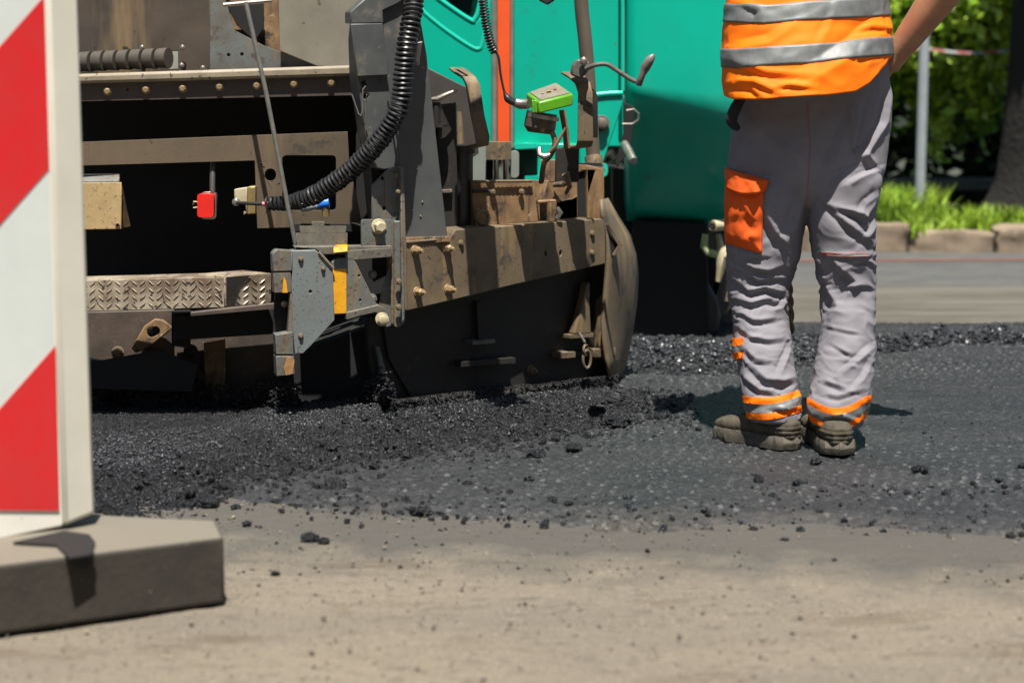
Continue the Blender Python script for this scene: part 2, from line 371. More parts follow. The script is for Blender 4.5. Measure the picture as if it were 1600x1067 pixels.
def milled(X, Y):
    fr = np.interp(X, fx, fy)+.09*fbm(p3(X*3, Y*3), 5, 21)+.03*fbm(p3(X*26, Y*26), 3, 22)
    fade = sstep(0, .22, Y-fr)
    th = math.radians(8); u = X*math.cos(th)+Y*math.sin(th); v = -X*math.sin(th)+Y*math.cos(th)
    # rows of little tooth marks left by the milling drum
    row = np.floor(v/.021); ph = h3(row.astype(np.int64), row.astype(np.int64)*0, row.astype(np.int64)*0, 5)
    mk = np.sin((u/.036+ph)*2*math.pi); mk = np.clip(mk, -.2, 1)*np.abs(np.sin(v/.021*math.pi))
    amp = .5+.5*sstep(-.3, .4, fbm(p3(X*2.2, Y*2.2), 3, 33))
    z = .0040*mk*amp+.0022*fbm(p3(X*60, Y*60), 3, 40)+.005*fbm(p3(X*2.5, Y*5), 3, 41)
    # raised streaks of loose mix towards the edge
    z += .006*np.clip(fbm(p3(X*22, Y*40), 3, 44)-.55, 0, 1)*sstep(.5, 0, np.abs(Y-fr-.3))
    return -.016+(z+.026)*fade
V, F = gridmesh(-2.0, 2.4, 3.45, 7.0, 1500, 1050, milled)
o = npmesh("milled_asphalt", V, F, mil); o["kind"] = "structure"
def wornmap(X, Y):
    th = math.radians(8); u = X*math.cos(th)+Y*math.sin(th); v = -X*math.sin(th)+Y*math.cos(th); row = np.floor(v/.021)
    ph = h3(row.astype(np.int64), row.astype(np.int64)*0, row.astype(np.int64)*0, 5); mk = np.sin((u/.036+ph)*2*math.pi)
    k = h3(np.floor(u/.036+ph).astype(np.int64), row.astype(np.int64), row.astype(np.int64)*0, 8)
    return sstep(.45, .8, mk)*sstep(.35, .6, np.abs(np.sin(v/.021*math.pi)))*sstep(.62, 1.0, k+.5*fbm(p3(X*2.2, Y*3.2), 4, 33))*sstep(-.3, .3, fbm(p3(X*90, Y*90), 2, 35))
a_ = o.data.attributes.new("worn", 'FLOAT', 'POINT'); a_.data.foreach_set("value", wornmap(V[:, 0], V[:, 1]).astype(np.float32))
# fresh asphalt mat with a crumbling edge, beside and under the paver
ed = [(-60, 812), (150, 803), (240, 795), (330, 772), (400, 750), (480, 738), (560, 728), (650, 712), (720, 703), (800, 696), (880, 684), (940, 672), (985, 662), (1010, 648)]
edw = np.array([list(G(x, y))[:2] for x, y in ed]); edw = np.vstack([[-2.6, 3.75], edw])
def edgedist(X, Y):
    fy_ = np.interp(X, edw[:, 0], edw[:, 1]); g = np.gradient(edw[:, 1], edw[:, 0]); sl_ = np.interp(X, edw[:, 0], g); return (Y-fy_)/np.sqrt(1+sl_**2)
def mound(X, Y):
    d = edgedist(X, Y)+.045*fbm(p3(X*9, Y*9), 4, 50)
    wd = np.interp(X, [-1.2, -.6, 0, .33], [.30, .26, .17, .10]); h = np.interp(X, [-1.2, -.6, -.2, .1, .25, .36, .42], [.036, .042, .056, .056, .042, .02, -.01])
    rise = sstep(0, 1, d/wd)
    rough = sstep(1.15, .6, d/wd)*sstep(-.05, .05, d)
    z = h*rise+rough*(.018*fbm(p3(X*22, Y*22), 4, 51)+.014*np.abs(fbm(p3(X*55, Y*55), 3, 52)))+.005*fbm(p3(X*100, Y*100), 3, 53)+.0022*vn(p3(X*330, Y*330), 54)
    ys = 4.93+(X+.31)*.82; back = sstep(5.9, 5.5, Y)*np.where(X > -.34, sstep(.02, -.13, Y-ys), 1)
    return np.where(d > 0, z*back, -.03)+np.where(d > 0, .0, 0)
V, F = gridmesh(-2.0, .5, 3.8, 5.9, 1150, 760, mound)
zz = V[:, 2][F].max(1); F = F[zz > -.02]
o = npmesh("fresh_asphalt", V, F, hot); tag(o, "loose black hot asphalt spread in a crumbling bank beside the paver", "asphalt", kind="stuff")
# windrow of shiny mix behind the worker
def wind(X, Y):
    sx_ = sstep(.6, 1.5, X); c = 6.10+.34*sx_+.05*np.sin(X*5)+.05*fbm(p3(X*3, Y*0), 3, 61); q = np.abs(Y-c)/(.40-.27*sx_+.06*fbm(p3(X*4, Y*2), 3, 62))
    z = .045*sstep(1, .2, q)*(.75+.4*fbm(p3(X*5, Y*5), 3, 63)); r = sstep(1.1, .7, q)
    return z+r*(.012*fbm(p3(X*28, Y*28), 4, 64)+.012*np.abs(fbm(p3(X*80, Y*80), 3, 65)))-.012*(1-r)
V, F = gridmesh(.2, 3.0, 5.5, 7.0, 900, 430, wind); zz = V[:, 2][F].max(1); F = F[zz > .004]
o = npmesh("asphalt_windrow", V, F, hot); tag(o, "low ridge of glistening black mix behind the worker", "asphalt", kind="stuff")
wg = MB()
for i in range(9000):
    x = random.uniform(.3, 2.7); t_ = float(sstep(.6, 1.5, x)); y = 6.10+.34*t_+.05*math.sin(x*5)+random.gauss(0, .22-.16*t_); r = random.uniform(.004, .011); q_ = float(wind(np.array([x]), np.array([y]))[0]); wg.rock((x, y, max(q_, 0)+r*.3), r)
tag(wg.build("asphalt_grains", hot2, None, smooth=False), "glistening black grains over the low ridge behind the worker", "asphalt grains", kind="stuff")
def rocks(name, x, y, z, r, mat, sq=.7):
    v, f = ICO[1]; n = len(x); a = rng.random(n)*6.28; q = v[None]*(1+.3*(rng.random((n, len(v), 1))*2-1))
    ca, sa = np.cos(a)[:, None], np.sin(a)[:, None]; qx = q[..., 0]*ca-q[..., 1]*sa; qy = q[..., 0]*sa+q[..., 1]*ca
    V_ = np.stack([qx*r[:, None]+x[:, None], qy*r[:, None]+y[:, None], q[..., 2]*sq*r[:, None]+z[:, None]], -1).reshape(-1, 3)
    F_ = (np.array(f)[None]+np.arange(n)[:, None, None]*len(v)).reshape(-1, 3); return npmesh(name, V_, F_, mat, None, False)
n_ = 20000; gx = rng.uniform(-1.35, .42, n_); gy = np.interp(gx, edw[:, 0], edw[:, 1])+rng.random(n_)*.75; gz = mound(gx, gy); k_ = gz > -.01; gr_ = .0013+rng.exponential(.0011, n_)
o = rocks("asphalt_grains", gx[k_], gy[k_], gz[k_]+gr_[k_]*.3, np.minimum(gr_, .006)[k_], hot2); tag(o, "glinting black grains strewn over the hot asphalt bank", "asphalt grains", kind="stuff")
n_ = 9000; gx = rng.uniform(-.4, .42, n_); gy = rng.uniform(3.6, 6.4, n_); gx = gx*gy; gz = milled(gx, gy); gr_ = .0010+rng.exponential(.0007, n_)
o = rocks("asphalt_grains", gx, gy, gz+gr_*.3, np.minimum(gr_, .004), hot2); tag(o, "fine black grains scattered on the milled strip around the worker", "asphalt grains", kind="stuff")
# crumbs
cr = MB()
def hgt(x, y):
    X, Y = np.array([x]), np.array([y]); z = max(float(milled(X, Y)[0]), -.004)
    if -2 < x < .45 and 3.9 < y < 5.9: z = max(z, float(mound(X, Y)[0]))
    return z
for i in range(5200):
    x = random.uniform(-1.3, .5); f0 = float(np.interp(x, edw[:, 0], edw[:, 1])); t = random.gauss(0, 1)
    y = f0+(.12+.13*t if random.random() < .88 else -abs(random.expovariate(9)))
    if y < 3.55 or y > 5.6: continue
    r = min(.014, .0018+random.expovariate(430)); cr.rock((x, y, hgt(x, y)+r*.3), r)
for i in range(1100):
    y = 3.35+2.4*random.random()**1.2; x = random.uniform(-.36, .4)*y
    r = min(.007, .0012+random.expovariate(800)); cr.rock((x, y, hgt(x, y)+r*.3), r)
for i in range(420):   # loose strip in front of the worker and along the near edge
    x = random.uniform(-.6, 1.25); y = float(np.interp(x, fx, fy))+random.gauss(.1, .07)
    if x > .5 and random.random() < .4: y = 4.08+random.gauss(0, .06)
    r = min(.012, .002+random.expovariate(380)); cr.rock((x, y, hgt(x, y)+r*.3), r)
tag(cr.build("asphalt_crumbs", hot, None, ang=30), "scattered black asphalt crumbs on the road", "asphalt crumbs", kind="stuff")
gt = [MB(), MB()]
for i in range(3000):
    y = 2.75+1.3*random.random(); x = random.uniform(-.36, .4)*y; r = min(.0055, .0009+random.expovariate(1100)); gt[i % 2].rock((x, y, -.003+r*.3), r, .6)
tag(gt[0].build("road_grit", M("grit_tan", (.24, .20, .145), (.12, .10, .08), 40, .8), None, smooth=False), "pale grit lying on the tan road in front", "grit", kind="stuff"); tag(gt[1].build("road_grit", M("grit_brown", (.10, .08, .058), (.05, .042, .034), 40, .8), None, smooth=False), "dark brown grit lying on the tan road in front", "grit", kind="stuff")
lum = [(838, 716, 13, "flat dark lump just right of the bank's foot"), (896, 708, 12, "round lump left of the worker, beside the flat one"), (524, 764, 17, "broad lump in front of the asphalt bank"), (484, 838, 14, "biggest of the lumps on the bare tan road"),
       (506, 842, 8, "small lump touching the biggest lump on the tan road"), (655, 797, 14, "spiky lump at the edge of the milled strip"), (1437, 742, 11, "upright lump right of the worker's boots"), (1275, 730, 8, "small lump in front of the worker's boots"),
       (430, 893, 7, "lump on the tan road right of the block"), (1247, 763, 8, "lump in front of and below the left boot"), (985, 662, 14, "lump at the very tip of the asphalt bank"), (960, 668, 17, "big lump near the tip of the asphalt bank"), (935, 655, 14, "lump on top of the bank near its tip"),
       (828, 755, 7, "thin dark lump out on the milled strip"), (1029, 656, 7, "lone crumb between bank tip and worker"), (323, 783, 18, "light edged lump at the left foot of the bank"), (730, 762, 7, "small brown lump on the milled strip"), (1600, 735, 9, "lump at the right edge of the picture")]
for x, y, r, lb in lum:
    c = G(x, y+r*.3); R = m(r, c.y); v, f = ICO[3]; n = fbm(v*1.6+x, 3, 71)*.30+fbm(v*5+x, 3, 72)*.16
    vv = v*(1+n)[:, None]*np.array([1.15, .9, .62])*R+np.array([c.x, c.y, hgt(c.x, c.y)+R*.42])
    tag(npmesh("asphalt_lump", vv, f, hot, None, True, 40), lb, "lump", "lumps of asphalt lying on the road")
# red line and kerb
tag(MB().tube([(-6, 9.55, .0), (.8, 9.5, .004), (3, 9.6, .004), (8, 9.7, 0)], .006, 6).build("cord", M("cord_red", (.22, .075, .045), None, rough=.8)), "thin reddish line lying across the far road", "cord")
kx = 1.0; i = 0
kl = ["kerb stone showing between the worker's legs", "pale kerb stone close behind the worker's knee", "worn kerb stone just right of the worker's leg", "broken low kerb stone under the grass by the post", "kerb stone with crumbled top, right of the post", "wide brown kerb stone with square end", "pale kerb stone at the right edge of the picture", "last kerb stone, cut by the frame's right edge"]
kw = [(.92, 1.412, .125), (1.418, 1.732, .12), (1.738, 2.125, .13), (2.135, 2.565, .10), (2.572, 2.905, .12), (2.912, 3.325, .128), (3.332, 3.955, .12), (3.962, 4.6, .12)]
for (a, b_, h), lb in zip(kw, kl):
    V_, F_ = gridmesh(-1, 1, -1, 1, 12, 12, lambda X, Y: X*0+1)
    bmk = bmesh.new(); bmesh.ops.create_cube(bmk, size=1); bmesh.ops.subdivide_edges(bmk, edges=bmk.edges[:], cuts=9, use_grid_fill=True)
    vv = np.array([tuple(v.co) for v in bmk.verts]); ff = [tuple(v.index for v in f.verts) for f in bmk.faces]; bmk.free()
    sc = np.array([b_-a, .16, h+.05]); vv = np.sign(vv)*np.minimum(np.abs(vv), .5-.035*sstep(.38, .5, np.abs(vv[:, [1, 2, 0]])))
    vv = vv*sc+np.array([(a+b_)/2, 10.35-(a-1)*.06, (h-.05)/2]); vv += .014*np.stack([fbm(vv*9, 3, 80), fbm(vv*9, 3, 81), fbm(vv*9, 3, 82)], -1)
    tag(npmesh("kerb_stone", vv, ff, kerbm, None, True, 50), lb, "kerb stone", "kerb stones along the far side of the road")
for a in [(-5+.62*k, -5+.62*k+.6, .15) for k in range(9)]: pass
vg = MB().add([(-8, 10.4, .06), (12, 10.2, .06), (14, 16, .12), (-8, 16, .12)], [(0, 1, 2, 3)]).build("verge", soil); vg["kind"] = "structure"
# ------------------------------------------------------------------ vegetation
def leaves(mb_list, c, rad, n, sz, seed=0, flat=1):
    r = np.random.default_rng(seed); cl = r.normal(size=(max(6, n//60), 3)); cl /= np.linalg.norm(cl, axis=1)[:, None]; cl *= r.random((len(cl), 1))**.4
    pts = cl[r.integers(0, len(cl), n)]+r.normal(size=(n, 3))*.20; pts = pts*np.array(rad)+np.array(c)
    return pts
def leafmesh(pts, sz, seed):
    r = np.random.default_rng(seed); n = len(pts); a = r.normal(size=(n, 3)); a /= np.linalg.norm(a, axis=1)[:, None]
    b = r.normal(size=(n, 3)); b[:, 2] += 0; b -= a*(a*b).sum(1)[:, None]; b /= np.linalg.norm(b, axis=1)[:, None]
    s = sz*(.6+.8*r.random((n, 1))); V = np.stack([pts-a*s, pts+b*s*.5, pts+a*s, pts-b*s*.5], 1).reshape(-1, 3)
    F = np.arange(4*n).reshape(n, 4); return V, F
def plant(name, label, cat, base, crowns, group=None, trunk=None, sz=.05):
    root = empty(name, base, label, cat, group)
    if trunk: MB().tube(smoothpath([Vector(p) for p, r in trunk], 5), [np.interp(k/5, range(len(trunk)), [r for p, r in trunk]) for k in range(5*(len(trunk)-1)+1)], 12).build("trunk" if cat == "tree" else "stem", barkm, root)
    VV = []; FF = []; mats = []; o = 0
    for k, (c, rad, n, mi) in enumerate(crowns):
        v, f = leafmesh(leaves(None, c, rad, n, sz, k+len(label)), sz, k+3); VV.append(v); FF.append(f+o); o += len(v); mats += [mi]*len(f)
    ob = npmesh("crown" if cat == "tree" else "foliage", np.vstack(VV), np.vstack(FF), leafm[0], root, False)
    ob.data.materials.append(leafm[1]); ob.data.materials.append(leafm[2]); ob.data.polygons.foreach_set("material_index", np.array(mats, np.int32)); return root
for k_, (tx, ty) in enumerate(((-11, -6), (-5.5, -8.5), (0, -9.5), (5.5, -8.5), (11, -6), (-13, 2), (14, 3))):  # out-of-view trees added to block low sky light
    rt_ = plant("tree", ["broad street tree far left behind the photographer", "street tree left behind the photographer", "street tree straight behind the photographer", "street tree right behind the photographer", "broad street tree far right behind the photographer", "street tree off the left side of the road", "street tree off the right side of the road"][k_], "tree", (tx, ty, 0),
        [((tx, ty, 4.2), (3.2, 1.8, 2.6), 2600, 2), ((tx, ty-.5, 1.6), (3.4, 1.2, 1.2), 1300, 2)], "unseen trees added to hold back sky light", trunk=[((tx, ty, 0), .22), ((tx, ty, 3), .15), ((tx, ty, 5), .08)], sz=.32)
def at(x, y, Y): return tuple(P(x, y, Y))
plant("tree", "dark thick tree trunk at the right edge, crown above the picture", "tree", (2.95, 10.9, .06),
      [((3.3, 12.7, 4.2), (2.3, 1.2, 1.0), 9000, 0), ((3.2, 10.15, 3.4), (.5, .3, .6), 1600, 2), ((1.4, 13.0, 4.4), (1.9, 1.2, .8), 7000, 2), ((4.6, 12.6, 3.6), (1.6, 1.4, 1.2), 5000, 2), ((2.2, 13.2, 3.3), (2.2, 1.0, .9), 6000, 2)],
      trunk=[((2.92, 10.9, .0), .36), ((2.98, 10.9, .35), .24), ((3.02, 10.95, 1.2), .21), ((3.12, 11.5, 2.4), .17), ((3.3, 12.4, 4.0), .10)], sz=.09)
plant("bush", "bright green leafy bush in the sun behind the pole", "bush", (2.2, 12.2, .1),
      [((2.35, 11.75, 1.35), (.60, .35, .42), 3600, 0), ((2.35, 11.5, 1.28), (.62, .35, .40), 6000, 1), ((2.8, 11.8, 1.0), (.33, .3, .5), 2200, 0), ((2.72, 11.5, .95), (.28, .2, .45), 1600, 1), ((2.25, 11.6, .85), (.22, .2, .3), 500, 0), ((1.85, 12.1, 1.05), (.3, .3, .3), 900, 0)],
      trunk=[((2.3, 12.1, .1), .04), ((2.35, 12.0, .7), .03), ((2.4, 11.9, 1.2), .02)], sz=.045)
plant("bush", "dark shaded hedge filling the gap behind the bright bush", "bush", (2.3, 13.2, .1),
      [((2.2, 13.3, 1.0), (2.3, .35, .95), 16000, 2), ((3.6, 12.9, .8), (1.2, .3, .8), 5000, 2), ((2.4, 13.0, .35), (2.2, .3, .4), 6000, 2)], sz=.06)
plant("bush", "loose green shrub left of the pole, beside the worker's arm", "bush", (1.9, 11.9, .1),
      [((2.05, 12.0, 1.5), (.35, .3, .25), 1500, 1), ((2.15, 12.0, .95), (.2, .2, .22), 700, 0)], sz=.045)
sh = MB()
sh.add([(-6, 13.8, 0), (14, 13.6, 0), (14, 13.6, 3.5), (-6, 13.8, 3.5)], [(0, 1, 2, 3)])
sl_ = MB()
sl_.box((2.65, 11.7, .27), .75, .3, .07); bn = empty("stone_bench", (2.6, 11.7, .1), "low grey stone slab bench in the shade behind the pole", "bench")
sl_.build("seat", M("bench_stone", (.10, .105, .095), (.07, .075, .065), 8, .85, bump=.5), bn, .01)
for x in (2.38, 2.92): MB().box((x, 11.7, .165), .1, .24, .14).build("leg", MATS["bench_stone"], bn, .008)
pst = empty("sign_post", G(1437, 335), "slim grey metal post standing in the grass by the kerb", "post")
b0 = P(1437, 318, 10.55); MB().tube([(b0.x, 10.55, .05), (b0.x+.0, 10.55, 2.6)], .028, 14).build("pole", polem, pst)
MB().tube([(b0.x, 10.55, .05), (b0.x, 10.55, .075)], .05, 14).build("foot", polem, pst)
# barrier tape; its shade is put into the dimmed colours
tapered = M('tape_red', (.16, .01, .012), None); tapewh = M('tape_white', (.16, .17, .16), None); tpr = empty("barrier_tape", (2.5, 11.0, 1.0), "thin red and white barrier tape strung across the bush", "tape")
for k in range(28):
    xa, xb = 1.7+.075*k, 1.7+.075*(k+1); za = 1.075-.10*(4*((xa-2.7)/2)**2*-.25+.25)+.012*math.sin(xa*9); zb = 1.075-.10*(4*((xb-2.7)/2)**2*-.25+.25)+.012*math.sin(xb*9)
    MB().add([(xa, 11.0, za), (xb, 11.0, zb), (xb, 11.012, zb+.016), (xa, 11.012, za+.016)], [(0, 1, 2, 3)]).build("tape_band", tapered if k % 2 else tapewh, tpr, smooth=False)
# grass
def grass(cs):
    V = []; F = []; mi = []
    for x0, x1, y0, y1, n, h, mm in cs:
        for i in range(n):
            x = random.uniform(x0, x1); y = random.uniform(y0, y1); hh = h*random.uniform(.4, 1.1); a = random.uniform(0, 6.28); l = random.gauss(0, .35)*hh; wd = random.uniform(.003, .007)
            dx, dy = math.cos(a)*wd, math.sin(a)*wd; ex, ey = random.gauss(0, .3)*hh, random.gauss(0, .3)*hh; o = len(V); zb = .06
            V += [(x-dx, y-dy, zb), (x+dx, y+dy, zb), (x+dx+ex*.4, y+dy+ey*.4, zb+hh*.6), (x-dx+ex*.4, y-dy+ey*.4, zb+hh*.6), (x+ex, y+ey, zb+hh)]
            F += [(o, o+1, o+2, o+3), (o+3, o+2, o+4)]; mi += [mm, mm]
    ob = npmesh("grass", V, F, leafm[0], None, False); ob.data.materials.append(leafm[1]); ob.data.materials.append(leafm[2]); ob.data.polygons.foreach_set("material_index", np.array(mi, np.int32))
    tag(ob, "bright grass and weeds growing behind the kerb", "grass", kind="stuff")
grass([(1.95, 2.35, 10.42, 10.9, 1500, .26, 1), (1.95, 2.3, 10.4, 10.7, 700, .18, 0), (2.2, 2.45, 10.35, 10.5, 300, .12, 1), (2.45, 2.95, 10.45, 10.7, 900, .16, 1), (2.4, 3.6, 10.6, 11.4, 1500, .07, 0), (1.0, 2.0, 10.5, 11.2, 1500, .12, 0), (2.0, 3.4, 11, 12, 1500, .06, 2), (2.13, 2.2, 10.2, 10.4, 150, .14, 1)])
# ================================================================== BEACON AND BLOCK
blk = MB(); z1 = .118
fl, fr_, br, bm_, bl_ = G(-160, 1015), G(352, 943), G(338, 812, z1), G(150, 803, z1), G(-160, 790, z1)
base = [fl, fr_, Vector((br.x, br.y, 0)), Vector((bm_.x, bm_.y, 0)), Vector((bl_.x, bl_.y, 0))]
blk.prism([Vector((p.x, p.y, z1)) for p in base], [Vector((p.x, p.y, 0)) for p in base])
tag(blk.build("base_block", blockm, None, .008, seg=3), "heavy grey-brown recycled base block under the striped beacon board", "base block")
bpl = (0, 3.215, 149, 3.295); brt = empty("traffic_beacon", G(40, 840, z1), "red and white striped beacon board standing on the grey block", "beacon")
def bl2(x, y, o=0): return (x, y)
plate("board", [(-170, -260), (62, -260), (98, 822), (-170, 878)], bpl, .035, white, brt, bev=.003)
plate("rim", [(63, -260), (112, -260), (149, 802), (99, 822)], (60, 3.235, 150, 3.31), .045, rim, brt, bev=.008, off=.004, label="beige right-hand edge of the board")
xr = lambda y: 68+24*(y/797)
def stripe(ya, yb):   # boundaries given at x=0 for upper and lower lines, slope -> rising right
    s = 1.13
    pts = [(-150, ya+150*s)]
    e = lambda y0: next(x for x in np.arange(0, 120, .5) if x >= xr(y0-s*x))
    x1 = e(ya); x2 = e(yb); pts = [(-150, ya+150*s), (x1, ya-s*x1), (x2, yb-s*x2), (-150, yb+150*s)]
    return pts
plate("sheeting", [(-152, -240), (xr(-240), -240), (xr(797), 797), (-152, 797)], bpl, .002, sheet, brt, off=.0015, bev=0)
plate("red_stripe", stripe(72, 350), bpl, .001, redsheet, brt, off=.003, bev=0)
plate("red_stripe", [(-150, 637+150*1.13), (-150, 797)] and [(-140, 795), (-140, 637+140*1.08), (0, 637), (86, 540), (92, 797)], bpl, .001, redsheet, brt, off=.003, bev=0)
plate("red_stripe", [(-150, -60), (-150, -240), (30, -240), (xr(-240)-2, -240), (xr(-200)-2, -205), (-60, -60)], bpl, .001, redsheet, brt, off=.003, bev=0)
tf = [G(x, y, z1+.006) for x, y in ((20, 846), (100, 828), (140, 834), (149, 846), (144, 864), (108, 870), (88, 850))]  # thin black shapes laid over the block's top edge and front
MB().prism(tf, [p-Vector((0, 0, .005)) for p in tf]).build("black_mark", void, brt, .001, label="flat black mark lying over the block's top edge")
plate("black_mark", [(104, 866), (146, 860), (146, 874), (138, 886), (126, 889), (114, 881)], (-160, fl.y, 352, fr_.y), .006, void, brt, off=.007, bev=.002, label="flat black mark hanging down the block's front")
# ================================================================== ROAD PAVER
pv = empty("road_paver", (0, 5.6, 0), "teal and grey road paver laying asphalt, its dirty rear screed facing the camera", "road paver")
RB = (100, 5.02, 560, 5.10)          # rear plane
def hx(L_): return L_
# --- rear hopper wall and its panels
plate("rear_wall", [(60, -330), (350, -330), (350, 112), (60, 125)], 5.52, .02, brownp, pv, holes=[[(255, 81), (278, 80), (278, 107), (265, 107), (257, 95)]])
plate("rear_wall", [(345, -330), (640, -330), (640, 106), (345, 112)], 5.60, .02, rusty, pv, label="rust brown wall behind the cut-out panel")
plate("grey_panel", [(328, -330), (352, -330), (352, 0), (366, 48), (412, 72), (495, 101), (495, 112), (328, 114)], 5.50, .012, greyd, pv, holes=[circ(357, 86, 3, 8), circ(378, 85, 3, 8)])
plate("side_panel", [(428, -330), (640, -330), (640, 108), (495, 104), (437, 80)], 5.46, .03, M("olive_panel", (.20, .185, .145), (.15, .14, .11), 6, .55, bump=.2, specks=((.09, .075, .05), .66, 40)), pv)
plate("hatch", [(350, 2), (412, 2), (412, 45), (398, 66), (370, 40)], 5.56, .01, void, pv)
rg = MB()
for k in range(8):
    c = P(116+20*k, 97.5-.9*k, 5.46); pts = [c+Vector((math.cos(a)*.010+.004*math.sin(a), -.0, 0))+Vector((0, 0, 1))*math.sin(a)*.028+Vector((math.cos(a)*.016, -math.cos(a)*.014, 0)) for a in np.linspace(0, 6.283, 21)[:-1]]
    ctr = MB(); rg.tube([c+Vector((-.016, .006, 0)), c+Vector((.014, -.004, 0))], [.027, .029], 22)
rg.build("ribbed_hose", M("grey_rib", (.075, .064, .050), (.055, .048, .038), 30, .6, bump=.2), pv)
for x, y in ((222, 75), (285, 75), (284, 103), (317, 107)): bolt(x, y, 5.50 if y > 80 else 5.50, 3.2, .012, steel, pv, stud=False)
# --- top rail with bolts, black box added under it to keep the inside dark
T1 = (125, 5.12, 556, 5.18)
plate("rail_lip", [(60, 118), (557, 102), (557, 119), (60, 133)], (125, 5.10, 556, 5.16), .30, M("lip_paint", (.30, .25, .17), (.20, .165, .115), 12, .55, bump=.4, specks=((.08, .06, .04), .63, 80)), pv, bev=.008)
plate("bolt_rail", [(60, 132), (557, 118), (557, 149), (60, 160)], T1, .03, M("rail_brown", (.075, .055, .045), (.055, .042, .035), 8, .5, bump=.25, specks=((.14, .10, .06), .70, 40)), pv, bev=.002, holes=[circ(199.5, 141, 1.8, 8)])
for x, y in ((168, 143), (228, 140.5), (285.5, 138.5), (343, 136), (401, 134), (459, 131.5), (517.5, 129.5)): bolt(x, y, T1, 5.3, .022, boltm, pv, stud=False)
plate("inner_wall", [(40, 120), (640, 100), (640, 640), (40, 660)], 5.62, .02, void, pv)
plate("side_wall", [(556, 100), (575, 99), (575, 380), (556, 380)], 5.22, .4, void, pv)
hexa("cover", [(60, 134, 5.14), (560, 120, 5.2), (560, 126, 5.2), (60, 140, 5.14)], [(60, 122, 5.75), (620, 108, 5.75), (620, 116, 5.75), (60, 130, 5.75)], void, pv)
# --- lower frame
FR = (125, 5.10, 556, 5.16)
plate("rear_frame", [(60, 225), (543, 206), (546, 262), (556, 300), (566, 352), (402, 357), (398, 251), (60, 261)], FR, .012, M("frame_tan", (.125, .092, .055), (.08, .06, .038), 4, .6, bump=.25, specks=((.05, .04, .03), .69, 50), streak=((.19, .13, .07), .55, 8), blot=((.05, .04, .03), .58, 7)), pv,
      holes=[rrect(441, 243, 525, 329, 6), circ(422.5, 273.5, 9, 16, 10), circ(409, 258, 1.5, 6), circ(436, 288, 1.6, 6)], bev=.0015)
plate("frame_foot", [(455, 350), (566, 350), (566, 362), (455, 362)], (125, 5.09, 556, 5.15), .05, dark, pv)
hexa("tan_plate", [(60, 286, 5.08), (190, 285, 5.08), (190, 358, 5.08), (60, 360, 5.08)], [(60, 286, 5.09), (190, 285, 5.09), (190, 358, 5.09), (60, 360, 5.09)], tanbox, pv, .002)
hexa("top_plate", [(60, 274, 5.12), (187, 273, 5.12), (187, 284, 5.1), (60, 285, 5.1)], [(60, 272, 5.3), (187, 271, 5.3), (187, 282, 5.3), (60, 283, 5.3)], greyd, pv, .002)
MB().prism([P(191, 290, 5.10), P(204, 354, 5.16), P(191, 357, 5.10)], [P(191, 290, 5.2), P(204, 354, 5.26), P(191, 357, 5.2)]).build("gusset", rusty, pv, .001)
bolt(184, 352, 5.08, 3, .004, rusty, pv, stud=False)
# red box and connector
rbx = plate("red_box", rrect(308, 303, 334, 340, 5), 5.10, .03, redp, pv, bev=.003)
plate("bracket", rrect(314, 300, 338, 343, 6), 5.125, .02, steel, rbx, bev=.002); bar("wire", [(309, 316, 5.11), (303, 315, 5.11), (302, 320, 5.12)], 1.2, cream, rbx, 6); bar("wire", [(309, 324, 5.11), (302, 325, 5.11)], 1.2, cream, rbx, 6)
bar("stem", [(332, 302, 5.13), (332, 278, 5.14), (333, 250, 5.16)], 4.5, M('stem_grey', (.05, .048, .045), None, rough=.5), rbx)
cn = plate("connector", [(366, 296), (386, 293), (386, 310), (385, 334), (380, 336), (383, 318), (366, 318)], 5.10, .03, cream, pv, bev=.002)
plate("flange", [(386, 292), (399, 291), (399, 335), (386, 336)], 5.11, .05, M("brass_dirty", (.36, .26, .10), (.24, .18, .09), 40, .45, metal=.5, bump=.4), cn, bev=.003)
bolt(369, 316, 5.09, 5, .014, steel, cn, stud=False, name="nut")
bar("cable", [(370, 317, 5.07), (390, 318, 5.06), (412, 319, 5.05)], 3, rubber, pv); bar("cable_sleeve", [(410, 319, 5.05), (419, 319, 5.05)], 3.6, M("pink_sleeve", (.6, .16, .13), None, rough=.4), pv)
coil("coiled_cable", [(418, 318, 5.04), (450, 317, 5.02), (487, 307, 4.99), (522, 286, 4.96), (556, 259, 4.93), (588, 226, 4.90), (612, 193, 4.88), (626, 160, 4.87), (630, 120, 4.87), (634, 80, 4.87), (641, 40, 4.88), (647, 5, 4.90), (652, -60, 4.92)], lambda t: 8.5+4.5*min(1, t*6), 7.4, 2.6, rubber, pv, per=14)
bar("hose_tube", [(470, 325, 5.12), (490, 322, 5.12), (508, 318, 5.12)], 6.5, milk, pv); bar("blue_cap", [(498, 319, 5.11), (514, 317, 5.11)], [9, 8], blue, pv, 16); bar("brass_fitting", [(509, 323, 5.11), (509, 338, 5.11)], 6, MATS["brass_dirty"], pv, 8)
# --- depth rod with cross handle
rod = bar("depth_rod", smoothpath([(384, 4, 5.02), (398, 70, 5.01), (416, 150, 5.0), (437, 258, 4.99), (452, 335, 4.98), (464, 392, 4.98)], 4) and [(384, 4, 5.02), (398, 66, 5.01), (416, 146, 5.0), (437, 255, 4.99), (452, 335, 4.98), (464, 392, 4.98)], 3.6, M("rod_grey", (.09, .095, .085), (.14, .13, .11), 30, .5, bump=.3), pv, 10)
bar("cross_handle", [(349, 8, 5.02), (425, 1, 5.03)], 3.3, steel, rod, 8)
